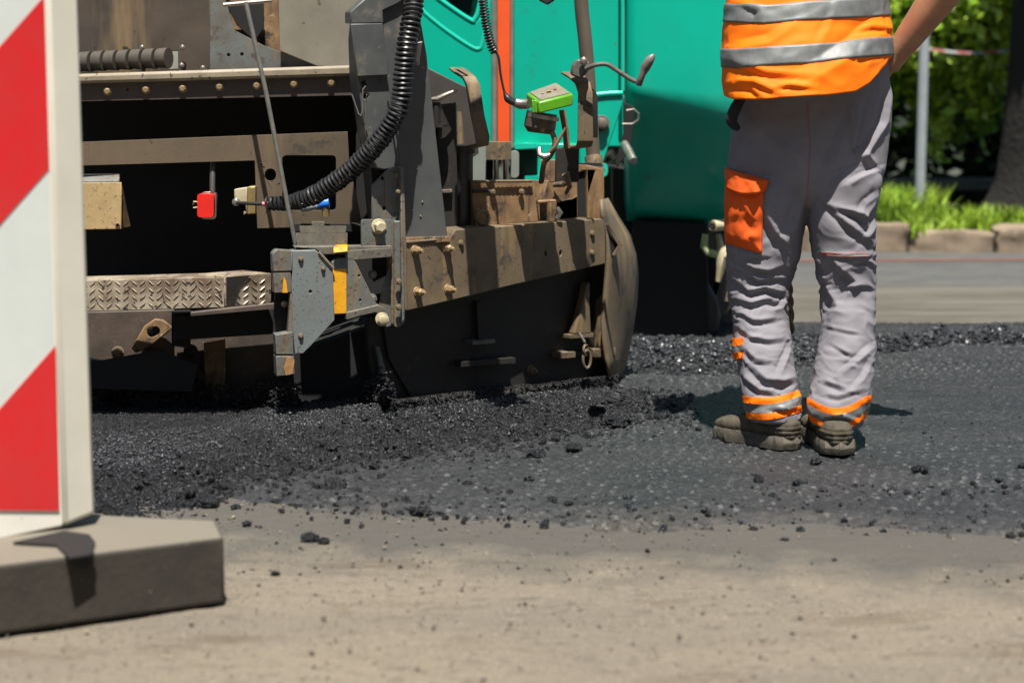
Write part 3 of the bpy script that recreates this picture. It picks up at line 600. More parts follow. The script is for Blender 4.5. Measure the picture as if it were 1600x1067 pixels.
# --- mast
MA = (545, 4.92, 700, 5.02)
mast = plate("mast", [(597, -300), (652, -300), (652, 0), (667, 85), (700, 373), (632, 376), (628, 262), (600, 266), (583, 262), (572, 215), (558, 122), (556, 60), (560, 20), (597, 4)], MA, .07, grey, pv, bev=.004, holes=[circ(569, 131, 4.2, 12), circ(572, 151, 4.2, 12)])
plate("box_lid", [(545, 38), (595, 37), (605, 118), (556, 120)], MA, .014, grey, mast, off=.016, bev=.002)
plate("control_box", [(545, 19), (575, -8), (640, -8), (620, 6), (596, 17), (598, 36), (545, 37)], MA, .05, grey, mast, off=.014, bev=.003)
plate("mast_flank", [(575, 215), (640, 190), (640, 345), (632, 376), (560, 352), (588, 352)], (545, 5.02, 700, 5.10), .10, dark, mast)
plate("mast_foot", [(630, 371), (703, 369), (704, 377), (634, 381)], MA, .05, rusty, mast, off=.012, bev=.003)
bar("seam", [(606, 120, 4.935), (628, 262, 4.945), (633, 374, 4.95)], 1.6, grey, mast, 6)
for x, y in ((651, 264), (660, 316), (657, 338)): bolt(x, y, MA, 1.8, .004, steel, mast, stud=False, washer=False)
bar("wire_pin", [(550, 148, 4.90), (560, 178, 4.90), (564, 181, 4.90), (566, 174, 4.90), (567, 140, 4.90), (571, 135, 4.92)], 1.0, steel, mast, 6); bar("wire_pin", [(573, 148, 4.90), (572, 160, 4.91), (570, 192, 4.91)], 1.0, steel, mast, 6)
for (a, b) in (((640, -4), (648, 14)), ((649, 68), (650, 92))):
    bar("cable_hook", [(a[0]-6, a[1]+10, 4.93), (a[0], a[1], 4.89), (a[0]+5, a[1]-2, 4.88), (b[0], b[1], 4.90), (b[0]+3, b[1]+8, 4.93)], [3.5, 5, 6, 6, 3], M("hook_grey%d" % a[1], (.42, .41, .38), (.3, .29, .27), 30, .45, bump=.2), mast, 10)
BM_ = (632, 4.93, 945, 5.40)
# --- brackets at the mast foot
plate("bracket_plate", [(581, 290), (603, 268), (614, 261), (628, 261), (632, 346), (581, 348)], (545, 4.90, 700, 5.0), .008, greyd, pv, holes=[circ(598, 279, 3), circ(600.5, 326, 3)], bev=.003)
plate("bracket_ear", rrect(565, 343, 616, 392, 4), (545, 4.87, 700, 4.97), .008, greyd, pv, bev=.002, holes=[circ(589, 355, 8, 16)]); bolt(592, 354, (545, 4.868, 700, 4.968), 9.5, .035, cream, pv, stud=False, label="big pale pin head with a shadow below it")
plate("angle_strip", [(613, 345), (632, 345), (633, 505), (622, 512), (614, 508)], (545, 4.885, 700, 4.985), .010, greyd, pv, bev=.003)
plate("angle_strip", [(626, 262), (631, 262), (635, 378), (633, 500), (627, 505)], (545, 4.875, 700, 4.975), .05, greyd, pv, bev=.003)
plate("triangle_plate", [(614, 400), (614, 508), (604, 512), (598, 500), (588, 492), (600, 445)], (545, 4.895, 700, 4.995), .008, greyd, pv, bev=.002)
# --- step brackets with yellow stripes
SB = (425, 4.80, 620, 4.88)
plate("step_bracket", [(456, 392), (494, 391), (520, 418), (523, 500), (486, 540), (474, 552), (460, 552), (456, 500)], SB, .05, M("step_grey", (.16, .185, .185), (.135, .145, .135), 8, .5, bump=.3, specks=((.03, .028, .025), .63, 170), streak=((.17, .155, .12), .6, 24), rvar=.12), pv, bev=.003, holes=[circ(485, 456, 2.5, 8)])
plate("step_bracket", [(425, 396), (431, 390), (457, 392), (457, 424), (426, 425)], SB, .04, greyd, pv, off=.004, bev=.003)
plate("step_bracket", [(427, 426), (454, 425), (456, 457), (428, 458)], SB, .04, greyd, pv, off=.002, bev=.002)
plate("yellow_mark", [(443, 432), (447, 440), (449, 457), (441, 457)], SB, .002, yellow, pv, off=.0045, bev=0)
plate("step_bracket", [(430, 523), (457, 518), (459, 554), (431, 554)], SB, .05, greyd, pv, off=.002, bev=.002)
plate("step_bracket", [(431, 556), (459, 556), (461, 585), (432, 588)], SB, .05, greyd, pv, off=.002, bev=.002)
plate("orange_chip", [(447, 560), (452, 556), (460, 562), (457, 583), (446, 586), (443, 574)], SB, .002, M("chip_orange", (.40, .20, .07), (.2, .12, .05), 60, .7, bump=.5), pv, off=.0045, bev=0)
plate("bracket_side", [(456, 430), (458, 520), (450, 520), (452, 480)], SB, .03, greyd, pv, bev=0)
plate("dark_web", [(430, 456), (456, 458), (452, 518), (428, 522)], (425, 4.84, 620, 4.92), .02, void, pv, bev=0); bolt(444, 475, (425, 4.835, 620, 4.915), 4, .01, steel, pv, stud=False)
plate("top_bar", [(460, 386), (612, 384), (614, 392), (600, 396), (505, 398), (494, 390)], (425, 4.82, 620, 4.90), .05, M("bar_dirty", (.14, .13, .10), (.09, .08, .065), 30, .6, bump=.4, specks=((.04, .035, .03), .62, 120)), pv, bev=.002)
plate("top_bar", [(540, 392), (613, 388), (613, 401), (541, 407)], (425, 4.81, 620, 4.89), .02, MATS["bar_dirty"], pv, bev=.002)
hexa("yellow_mark", [(521, 388, 4.835), (543, 386, 4.84), (543, 393, 4.835), (521, 395, 4.83)], [(523, 383, 4.9), (543, 382, 4.9), (543, 392, 4.9), (523, 394, 4.9)], yellow, pv, .001)
plate("end_block", [(519, 410), (528, 404), (549, 403), (556, 410), (585, 470), (594, 480), (560, 490), (519, 492)], (425, 4.81, 620, 4.89), .03, greyd, pv, bev=.004, holes=[circ(561, 431, 2, 8), circ(563, 469, 2, 8)])
plate("yellow_mark", [(520, 421), (541, 420), (541, 489), (521, 490)], (425, 4.81, 620, 4.89), .002, yellow, pv, off=.001, bev=0)
plate("end_foot", [(542, 488), (592, 476), (603, 484), (560, 494), (541, 500)], (425, 4.80, 620, 4.88), .03, MATS["bar_dirty"], pv, bev=.002)
bolt(597, 499, (425, 4.79, 620, 4.87), 8.5, .02, cream, pv, stud=False); bolt(581, 467, (425, 4.84, 620, 4.92), 6.5, .02, greyd, pv, stud=False); bolt(582, 429, (425, 4.86, 620, 4.94), 5.5, .02, greyd, pv, stud=False)
plate("gap_filler", [(440, 560), (602, 500), (602, 646), (440, 655)], 5.06, .5, void, pv)  # black filler added to shut out stray sun and keep the gap dark
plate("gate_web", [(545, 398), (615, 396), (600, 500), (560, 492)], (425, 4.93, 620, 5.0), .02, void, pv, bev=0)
for k, (x0, y0, x1, y1) in enumerate(((462, 364, 543, 385), (468, 353, 541, 364), (487, 346, 507, 354))): hexa("spacer_block", [(x0, y0, 4.9), (x1, y0, 4.9), (x1, y1, 4.9), (x0, y1, 4.9)], [(x0, y0, 5.05), (x1, y0, 5.05), (x1, y1, 5.05), (x0, y1, 5.05)], MATS["bar_dirty"], pv, .002)
for (x, y, pl, r_) in ((618, 275, (545, 4.87, 700, 4.97), 3), (622, 300, (545, 4.87, 700, 4.97), 3), (623, 480, (545, 4.87, 700, 4.97), 4), (623, 440, (545, 4.87, 700, 4.97), 4), (470, 405, SB, 3.5), (470, 525, SB, 3.5), (505, 420, SB, 3), (720, 380, BM_, 4), (925, 365, BM_, 4), (925, 395, BM_, 4), (770, 300, (700, 5.11, 940, 5.41), 4), (815, 300, (700, 5.11, 940, 5.41), 4)):
    bolt(x, y, pl, r_, .012, dusty, pv, stud=False)
for (p0, p1, pl) in (((632, 380), (634, 484), BM_), ((634, 379), (700, 373), BM_), ((613, 346), (613, 505), (545, 4.872, 700, 4.972)), ((498, 394), (521, 420), SB), ((741, 284), (832, 283), (700, 5.11, 940, 5.41))):
    nn = 26; MB().tube([PL(p0[0]+(p1[0]-p0[0])*k/nn, p0[1]+(p1[1]-p0[1])*k/nn, pl)+PN(pl)*.001 for k in range(nn+1)], [.0030+.0012*(k % 2)+.0006*random.random() for k in range(nn+1)], 8).build("weld_bead", dusty, pv)
# --- tread plate step
STP = (100, 4.78, 353, 4.78)
st = plate("tread_step", [(40, 441), (353, 433), (353, 480), (40, 489)], STP, .12, tread, pv, bev=.004)
st2 = plate("tread_step", [(353, 433), (424, 427), (424, 472), (413, 474), (353, 479)], (353, 4.78, 424, 4.88), .12, tread, pv, bev=.003, label="short angled end of the tread plate step, half dark")
def lozenges(par, pl, x0, x1, yt, yb):
    mb = MB(); n = PN(pl); k = 0; x = x0
    while x < x1:
        for r_ in range(4):
            f = (r_+.5)/4; y = yt(x)+(yb(x)-yt(x))*f; sgn = 1 if (int(x/13)+0) % 2 == 0 else -1
            a, b = (x-6, y-sgn*5), (x+6, y+sgn*5); A, B = PL(*a, pl), PL(*b, pl); d = (B-A); q = d.normalized().cross(n); wv = q*.0016
            c = (A+B)/2; pts = [A, c+wv*1.2+n*.0002, B, c-wv*1.2+n*.0002]; top = [A.lerp(B, .3)+n*.0026, A.lerp(B, .7)+n*.0026]
            mb.add([A-n*.001, c+q*.0024-n*.001, B-n*.001, c-q*.0024-n*.001, A.lerp(B, .25)+n*.0024, A.lerp(B, .75)+n*.0024], [(0, 1, 4), (1, 5, 4), (1, 2, 5), (2, 3, 5), (3, 4, 5), (3, 0, 4)])
        x += 13
    mb.build("tread_ribs", tread, par, smooth=False)
lozenges(st, STP, 106, 350, lambda x: 439-.02*x*.6, lambda x: 487-.02*x); lozenges(st2, (353, 4.78, 424, 4.88), 358, 420, lambda x: 434, lambda x: 478)
plate("step_dark", [(354, 433), (392, 430), (375, 445), (368, 470), (366, 479), (354, 479)], (353, 4.775, 424, 4.875), .002, dark, st2, bev=0)  # darker patch over the near part of the angled end
# --- lower rear screed
plate("screed_plate", [(60, 492), (300, 488), (460, 470), (466, 560), (470, 655), (60, 672)], (100, 5.06, 470, 5.12), .03, M("screed_brown", (.10, .072, .055), (.045, .035, .028), 9, .6, bump=.5, specks=((.12, .09, .065), .66, 60), streak=((.11, .075, .05), .6, 10)), pv)
plate("screed_beam", [(60, 490), (272, 484), (272, 560), (200, 566), (60, 590)], (100, 4.98, 470, 5.04), .02, MATS["screed_brown"], pv)
plate("link_plate", [(205, 545), (225, 510), (242, 498), (255, 500), (270, 512), (262, 520), (230, 545), (212, 552)], (100, 4.95, 470, 5.01), .012, rusty, pv, bev=.003, holes=[circ(238, 519, 8, 14)])
bar("pin", [(236, 520, 4.95), (244, 516, 4.93)], 7, dark, pv)
bolt(184, 551, (100, 4.97, 470, 5.03), 8, .03, dusty, pv, stud=False); bolt(298, 549, (100, 4.99, 470, 5.05), 9, .02, dark, pv); bolt(312, 590, (100, 5.0, 470, 5.06), 7, .02, dark, pv)
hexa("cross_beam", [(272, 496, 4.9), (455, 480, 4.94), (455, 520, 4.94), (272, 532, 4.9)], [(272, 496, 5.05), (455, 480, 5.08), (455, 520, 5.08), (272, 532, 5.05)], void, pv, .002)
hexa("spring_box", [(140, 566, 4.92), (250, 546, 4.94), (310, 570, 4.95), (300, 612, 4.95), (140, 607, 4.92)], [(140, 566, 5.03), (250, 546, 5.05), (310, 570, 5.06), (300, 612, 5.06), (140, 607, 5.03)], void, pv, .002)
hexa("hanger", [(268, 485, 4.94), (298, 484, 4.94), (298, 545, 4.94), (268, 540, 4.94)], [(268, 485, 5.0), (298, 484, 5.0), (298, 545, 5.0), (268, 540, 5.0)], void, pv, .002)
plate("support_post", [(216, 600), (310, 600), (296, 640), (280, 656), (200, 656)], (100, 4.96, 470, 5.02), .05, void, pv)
plate("side_shield", [(318, 536), (352, 530), (352, 620), (322, 630)], (100, 5.03, 470, 5.08), .01, rusty, pv)
bar("adjuster", [(340, 612, 4.99), (340, 640, 4.99)], 4, dark, pv); bolt(340, 618, 4.985, 7, .02, dark, pv)
hexa("screed_edge", [(60, 656, 4.90), (450, 645, 4.94), (600, 640, 4.96), (600, 646, 4.96), (450, 653, 4.94), (60, 667, 4.90)], [(60, 650, 5.1), (450, 640, 5.1), (600, 636, 5.1), (600, 642, 5.1), (450, 648, 5.1), (60, 661, 5.1)], void, pv, .002)
# --- side beam and end gate
BM = (632, 4.93, 945, 5.40)
beam = plate("side_beam", [(634, 378), (704, 371), (712, 359), (940, 342), (946, 350), (946, 412), (790, 448), (740, 461), (634, 486)], BM, .09, dusty, pv, bev=.008, holes=[circ(853, 397, 2, 8, 5), circ(876, 396, 2, 8, 5)])
for x, y in ((648, 391), (697, 388), (652, 456), (700, 452)): bolt(x, y, BM, 6.5, .034, boltm, beam)
EG = (570, 5.0, 960, 5.50)
plate("end_gate", [(575, 470), (946, 405), (952, 560), (962, 598), (604, 640), (590, 620), (575, 540)], EG, .02, dark, pv)
plate("gate_edge", [(582, 540), (587, 541), (600, 590), (602, 625), (595, 610)], EG, .01, greyd, pv, off=.02, bev=.001)
plate("gate_blade", [(590, 470), (735, 455), (735, 612), (640, 622), (604, 560)], EG, .012, dark, pv, off=.012)
hexa("skid_shoe", [(612, 628, 4.94), (800, 607, 5.2), (962, 588, 5.44), (966, 600, 5.44), (800, 620, 5.2), (624, 642, 4.94)], [(612, 618, 5.1), (800, 598, 5.36), (962, 580, 5.6), (966, 592, 5.6), (800, 612, 5.36), (624, 634, 5.1)], dark, pv, .003)
ac = MB()
for i in range(6500):
    t = random.random(); x = 612+352*t; Y = 4.935+.50*t+random.uniform(0, .05); y = 630-41*t
    c = P(x, y, Y); ac.rock((c.x, c.y-random.uniform(0, .02), c.z+random.uniform(-.026, .008)), random.uniform(.0018, .0045))
for i in range(420):
    c = P(592+random.gauss(0, 10), 612+random.gauss(0, 12), 4.95+random.uniform(0, .05)); ac.rock(tuple(c), random.uniform(.003, .008))
for i in range(2600):
    x = random.uniform(140, 470); c = P(x, 640-random.random()**2*38+(300-x)*.02, 4.96+random.uniform(0, .08)); ac.rock(tuple(c), random.uniform(.002, .006))
ak = ac.build("asphalt_crust", hot, pv, ang=30, label="crust of asphalt grains stuck along the screed's lower edge"); ak["kind"] = "stuff"
def ledge(name, x0, y0, x1, y1, h, d, mat, off=.03):
    pl = EG; n = PN(pl); A, B = PL(x0, y0, pl)+n*(off+d), PL(x1, y1, pl)+n*(off+d); C, D = Vector((B.x, B.y, B.z-m(h, B.y))), Vector((A.x, A.y, A.z-m(h, A.y)))
    return MB().prism([A, B, C, D], [p-n*(d+off) for p in (A, B, C, D)]).build(name, mat, pv, .001)
ledge("ledge", 722, 530, 757, 527, 6, .02, greyd); ledge("ledge", 706, 562, 791, 556, 9, .015, dark); ledge("ledge", 876, 521, 914, 518, 6, .03, dusty, .01); ledge("ledge", 862, 549, 886, 547, 9, .03, dusty, .01); ledge("ledge", 914, 544, 949, 541, 12, .03, dusty, .01); ledge("ledge", 880, 549, 920, 546, 8, .005, dark, .01)
plate("rib", [(735, 470), (743, 469), (744, 528), (738, 530)], EG, .02, dark, pv, off=.03)
plate("cone_bracket", [(904, 440), (909, 440), (908, 468), (911, 520), (884, 520), (896, 480)], EG, .03, dusty, pv, off=.04, bev=.004)
bolt(829, 578, EG, 6, .03, dusty, pv)
plate("gate_post", [(930, 470), (943, 455), (946, 560), (929, 560)], EG, .03, dusty, pv, off=.012)
ch = bar("shackle", [(914, 535, 5.33), (905, 520, 5.34)], 2.2, steel, pv, 8)
lk = [(917+6*math.cos(a)*(1), 561+14*math.sin(a), 5.32+.008*math.cos(a)) for a in np.linspace(0, 6.283, 25)]; bar("chain_link", lk, 2.2, dusty, ch, 8); bar("chain_link", [(915+3*math.cos(a), 547+8*math.sin(a), 5.32+.012*math.cos(a)) for a in np.linspace(0, 6.283, 17)], 2, dusty, ch, 8)
# curved end deflector
mbd = MB(); prof = [(936, 312, 946), (938, 340, 962), (944, 368, 980), (946, 400, 990), (944, 430, 993), (941, 470, 991), (938, 500, 987), (940, 530, 982), (944, 560, 976), (950, 590, 966)]
vs = []; fs = []
for i, (xa, y, xb) in enumerate(prof):
    for k in range(9):
        t = k/8; vs.append(P(xa+(xb-xa)*t, y, 5.40+.30*t-.05*math.sin(t*3.14)))
for i in range(len(prof)-1):
    for k in range(8): fs.append((i*9+k, i*9+k+1, (i+1)*9+k+1, (i+1)*9+k))
df = MB().add(vs, fs).build("end_deflector", dusty, pv, ang=60); sm = df.modifiers.new("solid", 'SOLIDIFY'); sm.thickness = .01; sm.offset = -1
plate("deflector_notch", [(945, 352), (951, 352), (972, 384), (958, 402), (947, 392)], (930, 5.38, 1000, 5.46), .004, void, pv, bev=0); plate("deflector_lip", [(948, 352), (954, 360), (974, 383), (961, 400), (957, 399), (966, 384)], (930, 5.37, 1000, 5.45), .004, dusty, pv, bev=.001)
# --- things standing on the beam
plate("rusty_plate", [(738, 282), (833, 281), (842, 346), (742, 354)], (700, 5.12, 940, 5.42), .012, rusty, pv, bev=.002)
plate("beam_wall", [(833, 281), (848, 283), (886, 276), (894, 265), (902, 258), (916, 258), (944, 265), (945, 346), (842, 348)], (700, 5.22, 940, 5.48), .012, rusty, pv, bev=.002, holes=[[(902, 270), (917, 266), (919, 342), (903, 343)]])
plate("wall_back", [(890, 255), (940, 255), (940, 345), (890, 345)], 5.56, .01, void, pv, bev=0)
cl = plate("clamp", [(855, 282), (858, 282), (866, 305), (872, 312), (872, 317), (842, 317), (850, 300)], (700, 5.14, 940, 5.40), .03, rusty, pv, bev=.004); bar("clamp_screw", [(862, 317, 5.3), (862, 345, 5.3)], 8, rusty, cl, 12); bar("clamp_band", [(840, 316, 5.29), (874, 314, 5.31)], 3, rusty, cl); bar("wing_nut", [(870, 325, 5.28), (876, 333, 5.28), (870, 342, 5.28)], 4, steel, cl, 8)
bar("catch_hook", [(866, 289, 5.30), (880, 288, 5.28), (888, 282, 5.27), (886, 272, 5.27), (880, 275, 5.28)], [4, 5, 5, 5, 3], dusty, pv, 10); bar("catch_hook", [(887, 280, 5.27), (890, 292, 5.28), (884, 303, 5.29)], [5, 4, 2.5], dusty, pv, 10)
bar("ring_bolt", [(754+9*math.cos(a), 340+10*math.sin(a), 5.15+.01*math.cos(a)) for a in np.linspace(0, 6.283, 21)], 3.2, dusty, pv, 10); bar("pin", [(738, 299, 5.15), (765, 299, 5.17)], 3, dark, pv)
# dark column and cylinders behind the mast
plate("rear_column", [(676, 165), (712, 160), (716, 365), (694, 372)], 5.16, .08, dark, pv)
bar("cylinder", [(722, 236, 5.2), (722, 362, 5.2)], 17, rubber, pv, 20); bar("cylinder_cap", [(722, 228, 5.2), (722, 240, 5.2)], 21, dark, pv, 20); plate("ledge", [(690, 297), (706, 296), (707, 301), (691, 302)], 5.14, .03, greyd, pv)
plate("back_plate", [(655, 100), (735, 140), (748, 240), (715, 262), (660, 250)], 5.42, .02, M("shaded_brown", (.06, .05, .042), (.04, .034, .03), 10, .6, bump=.3), pv)
tv = bar("t_valve", [(682, 160, 5.12), (682, 196, 5.12)], 6.5, dark, pv, 14); bar("valve_arm", [(660, 150, 5.12), (674, 156, 5.11), (683, 155, 5.11), (697, 148, 5.11), (714, 141, 5.12)], [3, 3.5, 4.5, 3.5, 2.5], steel, tv, 10); bar("valve_disc", [(686, 194, 5.12), (686, 199, 5.12)], 15, dark, tv, 20); bar("valve_stem", [(686, 199, 5.12), (686, 215, 5.12)], 5, dark, tv)
bar("tan_bottle", [(717, 175, 5.3), (719, 225, 5.3)], [5, 7], dusty, pv)
# bent straps
def strap(name, rows, Y, dY, th, mat, par, slot=None, label=None):
    vs = []; n = len(rows)
    for (xl, xr_, y, dy) in rows: vs += [P(xl, y, Y+dy), P(xr_, y+(0), Y+dy)]
    o = MB().add(vs, [(2*i, 2*i+1, 2*i+3, 2*i+2) for i in range(n-1)]).build(name, mat, par, label=label, ang=50)
    s = o.modifiers.new("solid", 'SOLIDIFY'); s.thickness = th; s.offset = 0; b = o.modifiers.new("bevel", 'BEVEL'); b.width = .002; b.segments = 2; return o
s1 = strap("bent_strap", [(701, 724, 107, .06), (708, 733, 113, .03), (722, 744, 122, .0), (727, 750, 133, -.01), (735, 757, 180, -.01), (742, 765, 214, -.01), (744, 764, 226, 0), (726, 745, 230, .05)], 5.1, 0, .007, dusty, pv)
plate("slot", [(711, 109), (716, 109), (732, 118), (728, 119)], 5.10, .002, void, s1, bev=0)
s2 = strap("bent_strap", [(876, 900, 114, .06), (888, 915, 121, .02), (898, 922, 130, 0), (903, 926, 145, -.01), (902, 927, 220, -.01), (900, 925, 228, 0), (880, 905, 231, .04)], 5.2, 0, .007, dusty, pv)
strap("bent_strap", [(908, 915, 128, .05), (918, 928, 140, .06), (922, 934, 150, .06), (924, 934, 215, .06)], 5.22, 0, .01, dark, pv)
# grey slotted frame and piston rods
plate("piston_frame", [(738, 222), (760, 222), (762, 282), (740, 340), (738, 283)], 5.62, .02, M("pale_frame", (.24, .27, .24), (.2, .22, .19), 8, .5, specks=((.3, .2, .1), .7, 30)), pv)
plate("piston_block", rrect(759, 222, 799, 250, 3), 5.55, .05, dusty, pv, bev=.003); plate("piston_frame", rrect(797, 236, 811, 278, 6), 5.6, .03, MATS["pale_frame"], pv)
for x in (775, 790): bar("piston_rod", [(x, 246, 5.58), (x, 285, 5.58)], 4.5, M("chrome%d" % x, (.6, .6, .6), None, rough=.15, metal=1), pv, 14)
plate("frame_dark", [(760, 250), (770, 250), (770, 284), (760, 284)], 5.6, .02, dark, pv)
# --- teal bodywork
TG = 6.3
pan = plate("body_panel", [(560, -330), (776, -330), (776, 235), (700, 205), (672, 190), (560, 190)], TG, .05, green, pv, holes=[[(696, -60), (764, -60), (756, 4), (750, 26), (741, 33), (735, 31), (697, 6), (690, -10)]], bev=.01)
plate("body_panel", [(672, -100), (780, -100), (780, 60), (672, 60)], TG+.14, .03, MATS.get("teal_deep") or green, pv, bev=0); plate("vent", [(697, -60), (745, -60), (736, 20), (728, 30), (703, 8)], TG+.12, .01, void, pv)
def ridge(name, pts, r, par, Y): return bar(name, [tuple(p) for p in smoothpath([(x, y, Y) for x, y in pts], 5)], r, greenlip, par, 10)
ridge("panel_ridge", [(640, -5), (665, 22), (700, 50), (735, 73), (748, 77), (754, 66), (764, 10), (772, -60)], 4.5, pan, TG+.006)
ridge("panel_ridge", [(650, -30), (690, 2), (735, 32), (742, 30), (748, 16), (757, -30)], 4, pan, TG+.004)
plate("seam_strip", [(768, -330), (777, -330), (777, 235), (768, 235)], TG-.02, .05, M("seam_grey", (.12, .14, .12), (.2, .2, .17), 15, .6), pv)
plate("orange_stripe", [(777, -330), (797, -330), (797, 222), (777, 222)], TG-.03, .04, orange, pv); plate("grey_strip", [(797, -330), (803, -330), (803, 232), (797, 232)], TG-.025, .04, MATS["seam_grey"], pv)
plate("stripe_foot", [(770, 222), (803, 222), (803, 250), (770, 250)], TG-.02, .04, MATS["pale_frame"], pv)
plate("side_panel", [(803, -330), (974, -330), (974, 230), (803, 230)], TG+.06, .05, green, pv, bev=.004)
hexa("panel_step", [(803, 224, TG), (841, 224, TG), (841, 232, TG), (803, 234, TG)], [(803, 224, TG+.1), (841, 224, TG+.1), (841, 232, TG+.1), (803, 234, TG+.1)], greenlip, pv, .003)
plate("panel_recess", [(803, 234), (841, 232), (841, 280), (803, 280)], TG+.05, .02, MATS.get("x") or dark, pv); plate("side_panel", [(820, 276), (905, 272), (905, 282), (820, 285)], TG, .05, green, pv)
plate("side_panel", [(835, 225), (905, 225), (930, 290), (835, 290)], TG+.05, .04, green, pv)
fl_ = plate("flange_panel", [(918, 150), (972, 145), (976, 150), (974, 160), (938, 268), (935, 276), (905, 278), (905, 150)], TG-.10, .03, green, pv, bev=.004)
bar("flange_edge", [(924, 150, TG-.1), (950, 147, TG-.1), (973, 146, TG-.1)], 4, greenlip, fl_, 10); bar("flange_edge", [(973, -330, TG), (973, 142, TG)], 3.2, greenlip, fl_, 10)
bolt(940, 193, TG-.11, 10, .03, greyd, pv, stud=False)
plate("lug", rrect(926, 255, 950, 277, 8), TG-.13, .02, greenlip, pv, bev=.003, holes=[circ(940, 267, 3, 10)])
# rounded teal hood on the right: straight flank that rolls under to the dark chassis
prof = [(-330, 0), (-100, 0), (60, 0), (130, .0), (146, .004), (160, .03), (180, .07), (200, .11), (235, .17), (270, .23), (300, .28), (325, .33), (345, .37)]
vs = []; fs = []
cols = [975, 979, 984, 995, 1020, 1060, 1100, 1140, 1170, 1190, 1200, 1204]; edge = [.10, .03, .008, 0, 0, 0, .0, .01, .04, .09, .16, .3]
for (y, o_) in prof:
    for x, e in zip(cols, edge):
        yy = y+(x-975)*.22*sstep(100, 160, y)*sstep(400, 250, y); vs.append(P(x, float(yy), 6.30+o_+e))
nc = len(cols)
for i in range(len(prof)-1):
    for k in range(nc-1): fs.append((i*nc+k, i*nc+k+1, (i+1)*nc+k+1, (i+1)*nc+k))
hd = MB().add(vs, fs).build("hood", green, pv, ang=80); sm = hd.modifiers.new("solid", 'SOLIDIFY'); sm.thickness = .03; sm.offset = -1
plate("hood_core", [(940, 260), (1190, 300), (1190, 360), (940, 360)], 6.70, .4, dark, pv)
# hitch pin and clip on the hood's edge
plate("slot_plate", [(975, 160), (992, 168), (985, 235), (965, 262), (962, 255), (975, 205)], TG-.13, .02, void, pv)
hp = bar("hitch_pin", [(976, 226, TG-.2), (983, 238, TG-.25), (990, 252, TG-.3)], [7, 7, 6], steel, pv, 14)
bar("clip", [(972, 194, TG-.18), (988, 194, TG-.18), (997, 188, TG-.18), (998, 178, TG-.18), (990, 171, TG-.18), (979, 173, TG-.18)], 1.8, steel, hp, 8)
# tall curved pipe
bar("pipe", smoothpath([(903, -330, 5.62), (905, -120, 5.62), (908, 0, 5.62), (914, 60, 5.62), (919, 120, 5.62), (924, 200, 5.62), (928, 262, 5.62)], 5), 11, M("olive_pipe", (.11, .09, .065), (.085, .07, .052), 8, .5, bump=.25, specks=((.2, .15, .1), .7, 60)), pv, 20)
bar("pipe_foot", [(927, 245, 5.61), (929, 262, 5.6)], 14, dusty, pv, 16)
plate("pipe_plate", [(900, 262), (915, 258), (944, 262), (946, 268), (918, 266), (902, 268)], 5.55, .08, dusty, pv)
# crank
cr_ = plate("crank_hub", [(897, 96), (904, 92), (922, 97), (919, 112), (908, 124), (891, 117), (893, 103)], 5.16, .04, M("hub_grey", (.07, .07, .065), (.12, .11, .09), 30, .5, bump=.3), pv, bev=.006); bolt(912, 96, 5.15, 5, .01, steel, cr_, stud=False)
bar("crank_arm", smoothpath([(915, 108, 5.15), (930, 102, 5.14), (948, 101, 5.14), (965, 111, 5.14), (985, 124, 5.14), (999, 130, 5.14)], 4), 3.6, MATS["hub_grey"], cr_, 10)
bar("crank_grip", [(998, 132, 5.13), (1001, 123, 5.12), (1004, 116, 5.12), (1008, 107, 5.12), (1014, 96, 5.11), (1019, 89, 5.11), (1022, 86, 5.11)], [5.5, 5.5, 5, 7.5, 7.5, 5.5, 2.5], M("grip_grey", (.17, .165, .15), (.12, .115, .10), 30, .4), cr_, 14)
# sensor on its clamp
sv = [(823, 136, 5.06), (868, 128, 5.10), (898, 146, 5.02), (846, 161, 4.98)]
sn = MB(); tp4 = [P(822, 146, 5.10), P(870, 129, 5.14), P(896, 147, 5.04), P(842, 160, 5.0)]
dn = Vector((0, 0, -.030)); sb = sn.prism(tp4, [p+dn for p in tp4]).build("sensor_box", lime, pv, .004)
cc = sum(tp4, Vector())/4; MB().prism([cc+(p-cc)*.84+Vector((0, 0, .003)) for p in tp4], [cc+(p-cc)*.84-Vector((0, 0, .001)) for p in tp4]).build("sensor_label", labelm, sb, .0005)
for k in (-1, 0, 1):
    d_ = (tp4[1]-tp4[0]).normalized(); c_ = cc+(tp4[1]-tp4[0])*.20*k+Vector((0, 0, .0042)); MB().tube([c_, c_+Vector((0, 0, .002))], .007 if k == 0 else .0045, 14).build("button", MATS.get("btn%d" % k) or M("btn%d" % k, (.75, .45, .02) if k == 0 else ((.6, .55, .45) if k < 0 else (.6, .12, .1)), None, rough=.4), sb)
for t in (.3, .7): plate("rib", [(828+t*10, 156), (832+t*10, 158), (833+t*10, 178), (829+t*10, 176)], 5.03, .01, lime, sb, off=.014)
bar("plug", [(805, 160, 5.06), (812, 163, 5.06), (826, 163, 5.05)], [7, 8, 8], steel, sb, 14)
bar("sensor_cable", smoothpath([(773, 80, 5.06), (779, 90, 5.06), (782, 115, 5.06), (787, 140, 5.06), (793, 154, 5.06), (803, 160, 5.06), (812, 163, 5.06)], 5), [2]*16+[2, 3, 4, 5, 6]+[6]*10, rubber, pv, 10)
coil("thin_coil", [(748, -80, 5.06), (753, -20, 5.06), (757, 20, 5.06), (762, 50, 5.06), (768, 72, 5.06), (773, 82, 5.06)], 6.0, 4.6, 1.6, rubber, pv, per=12)
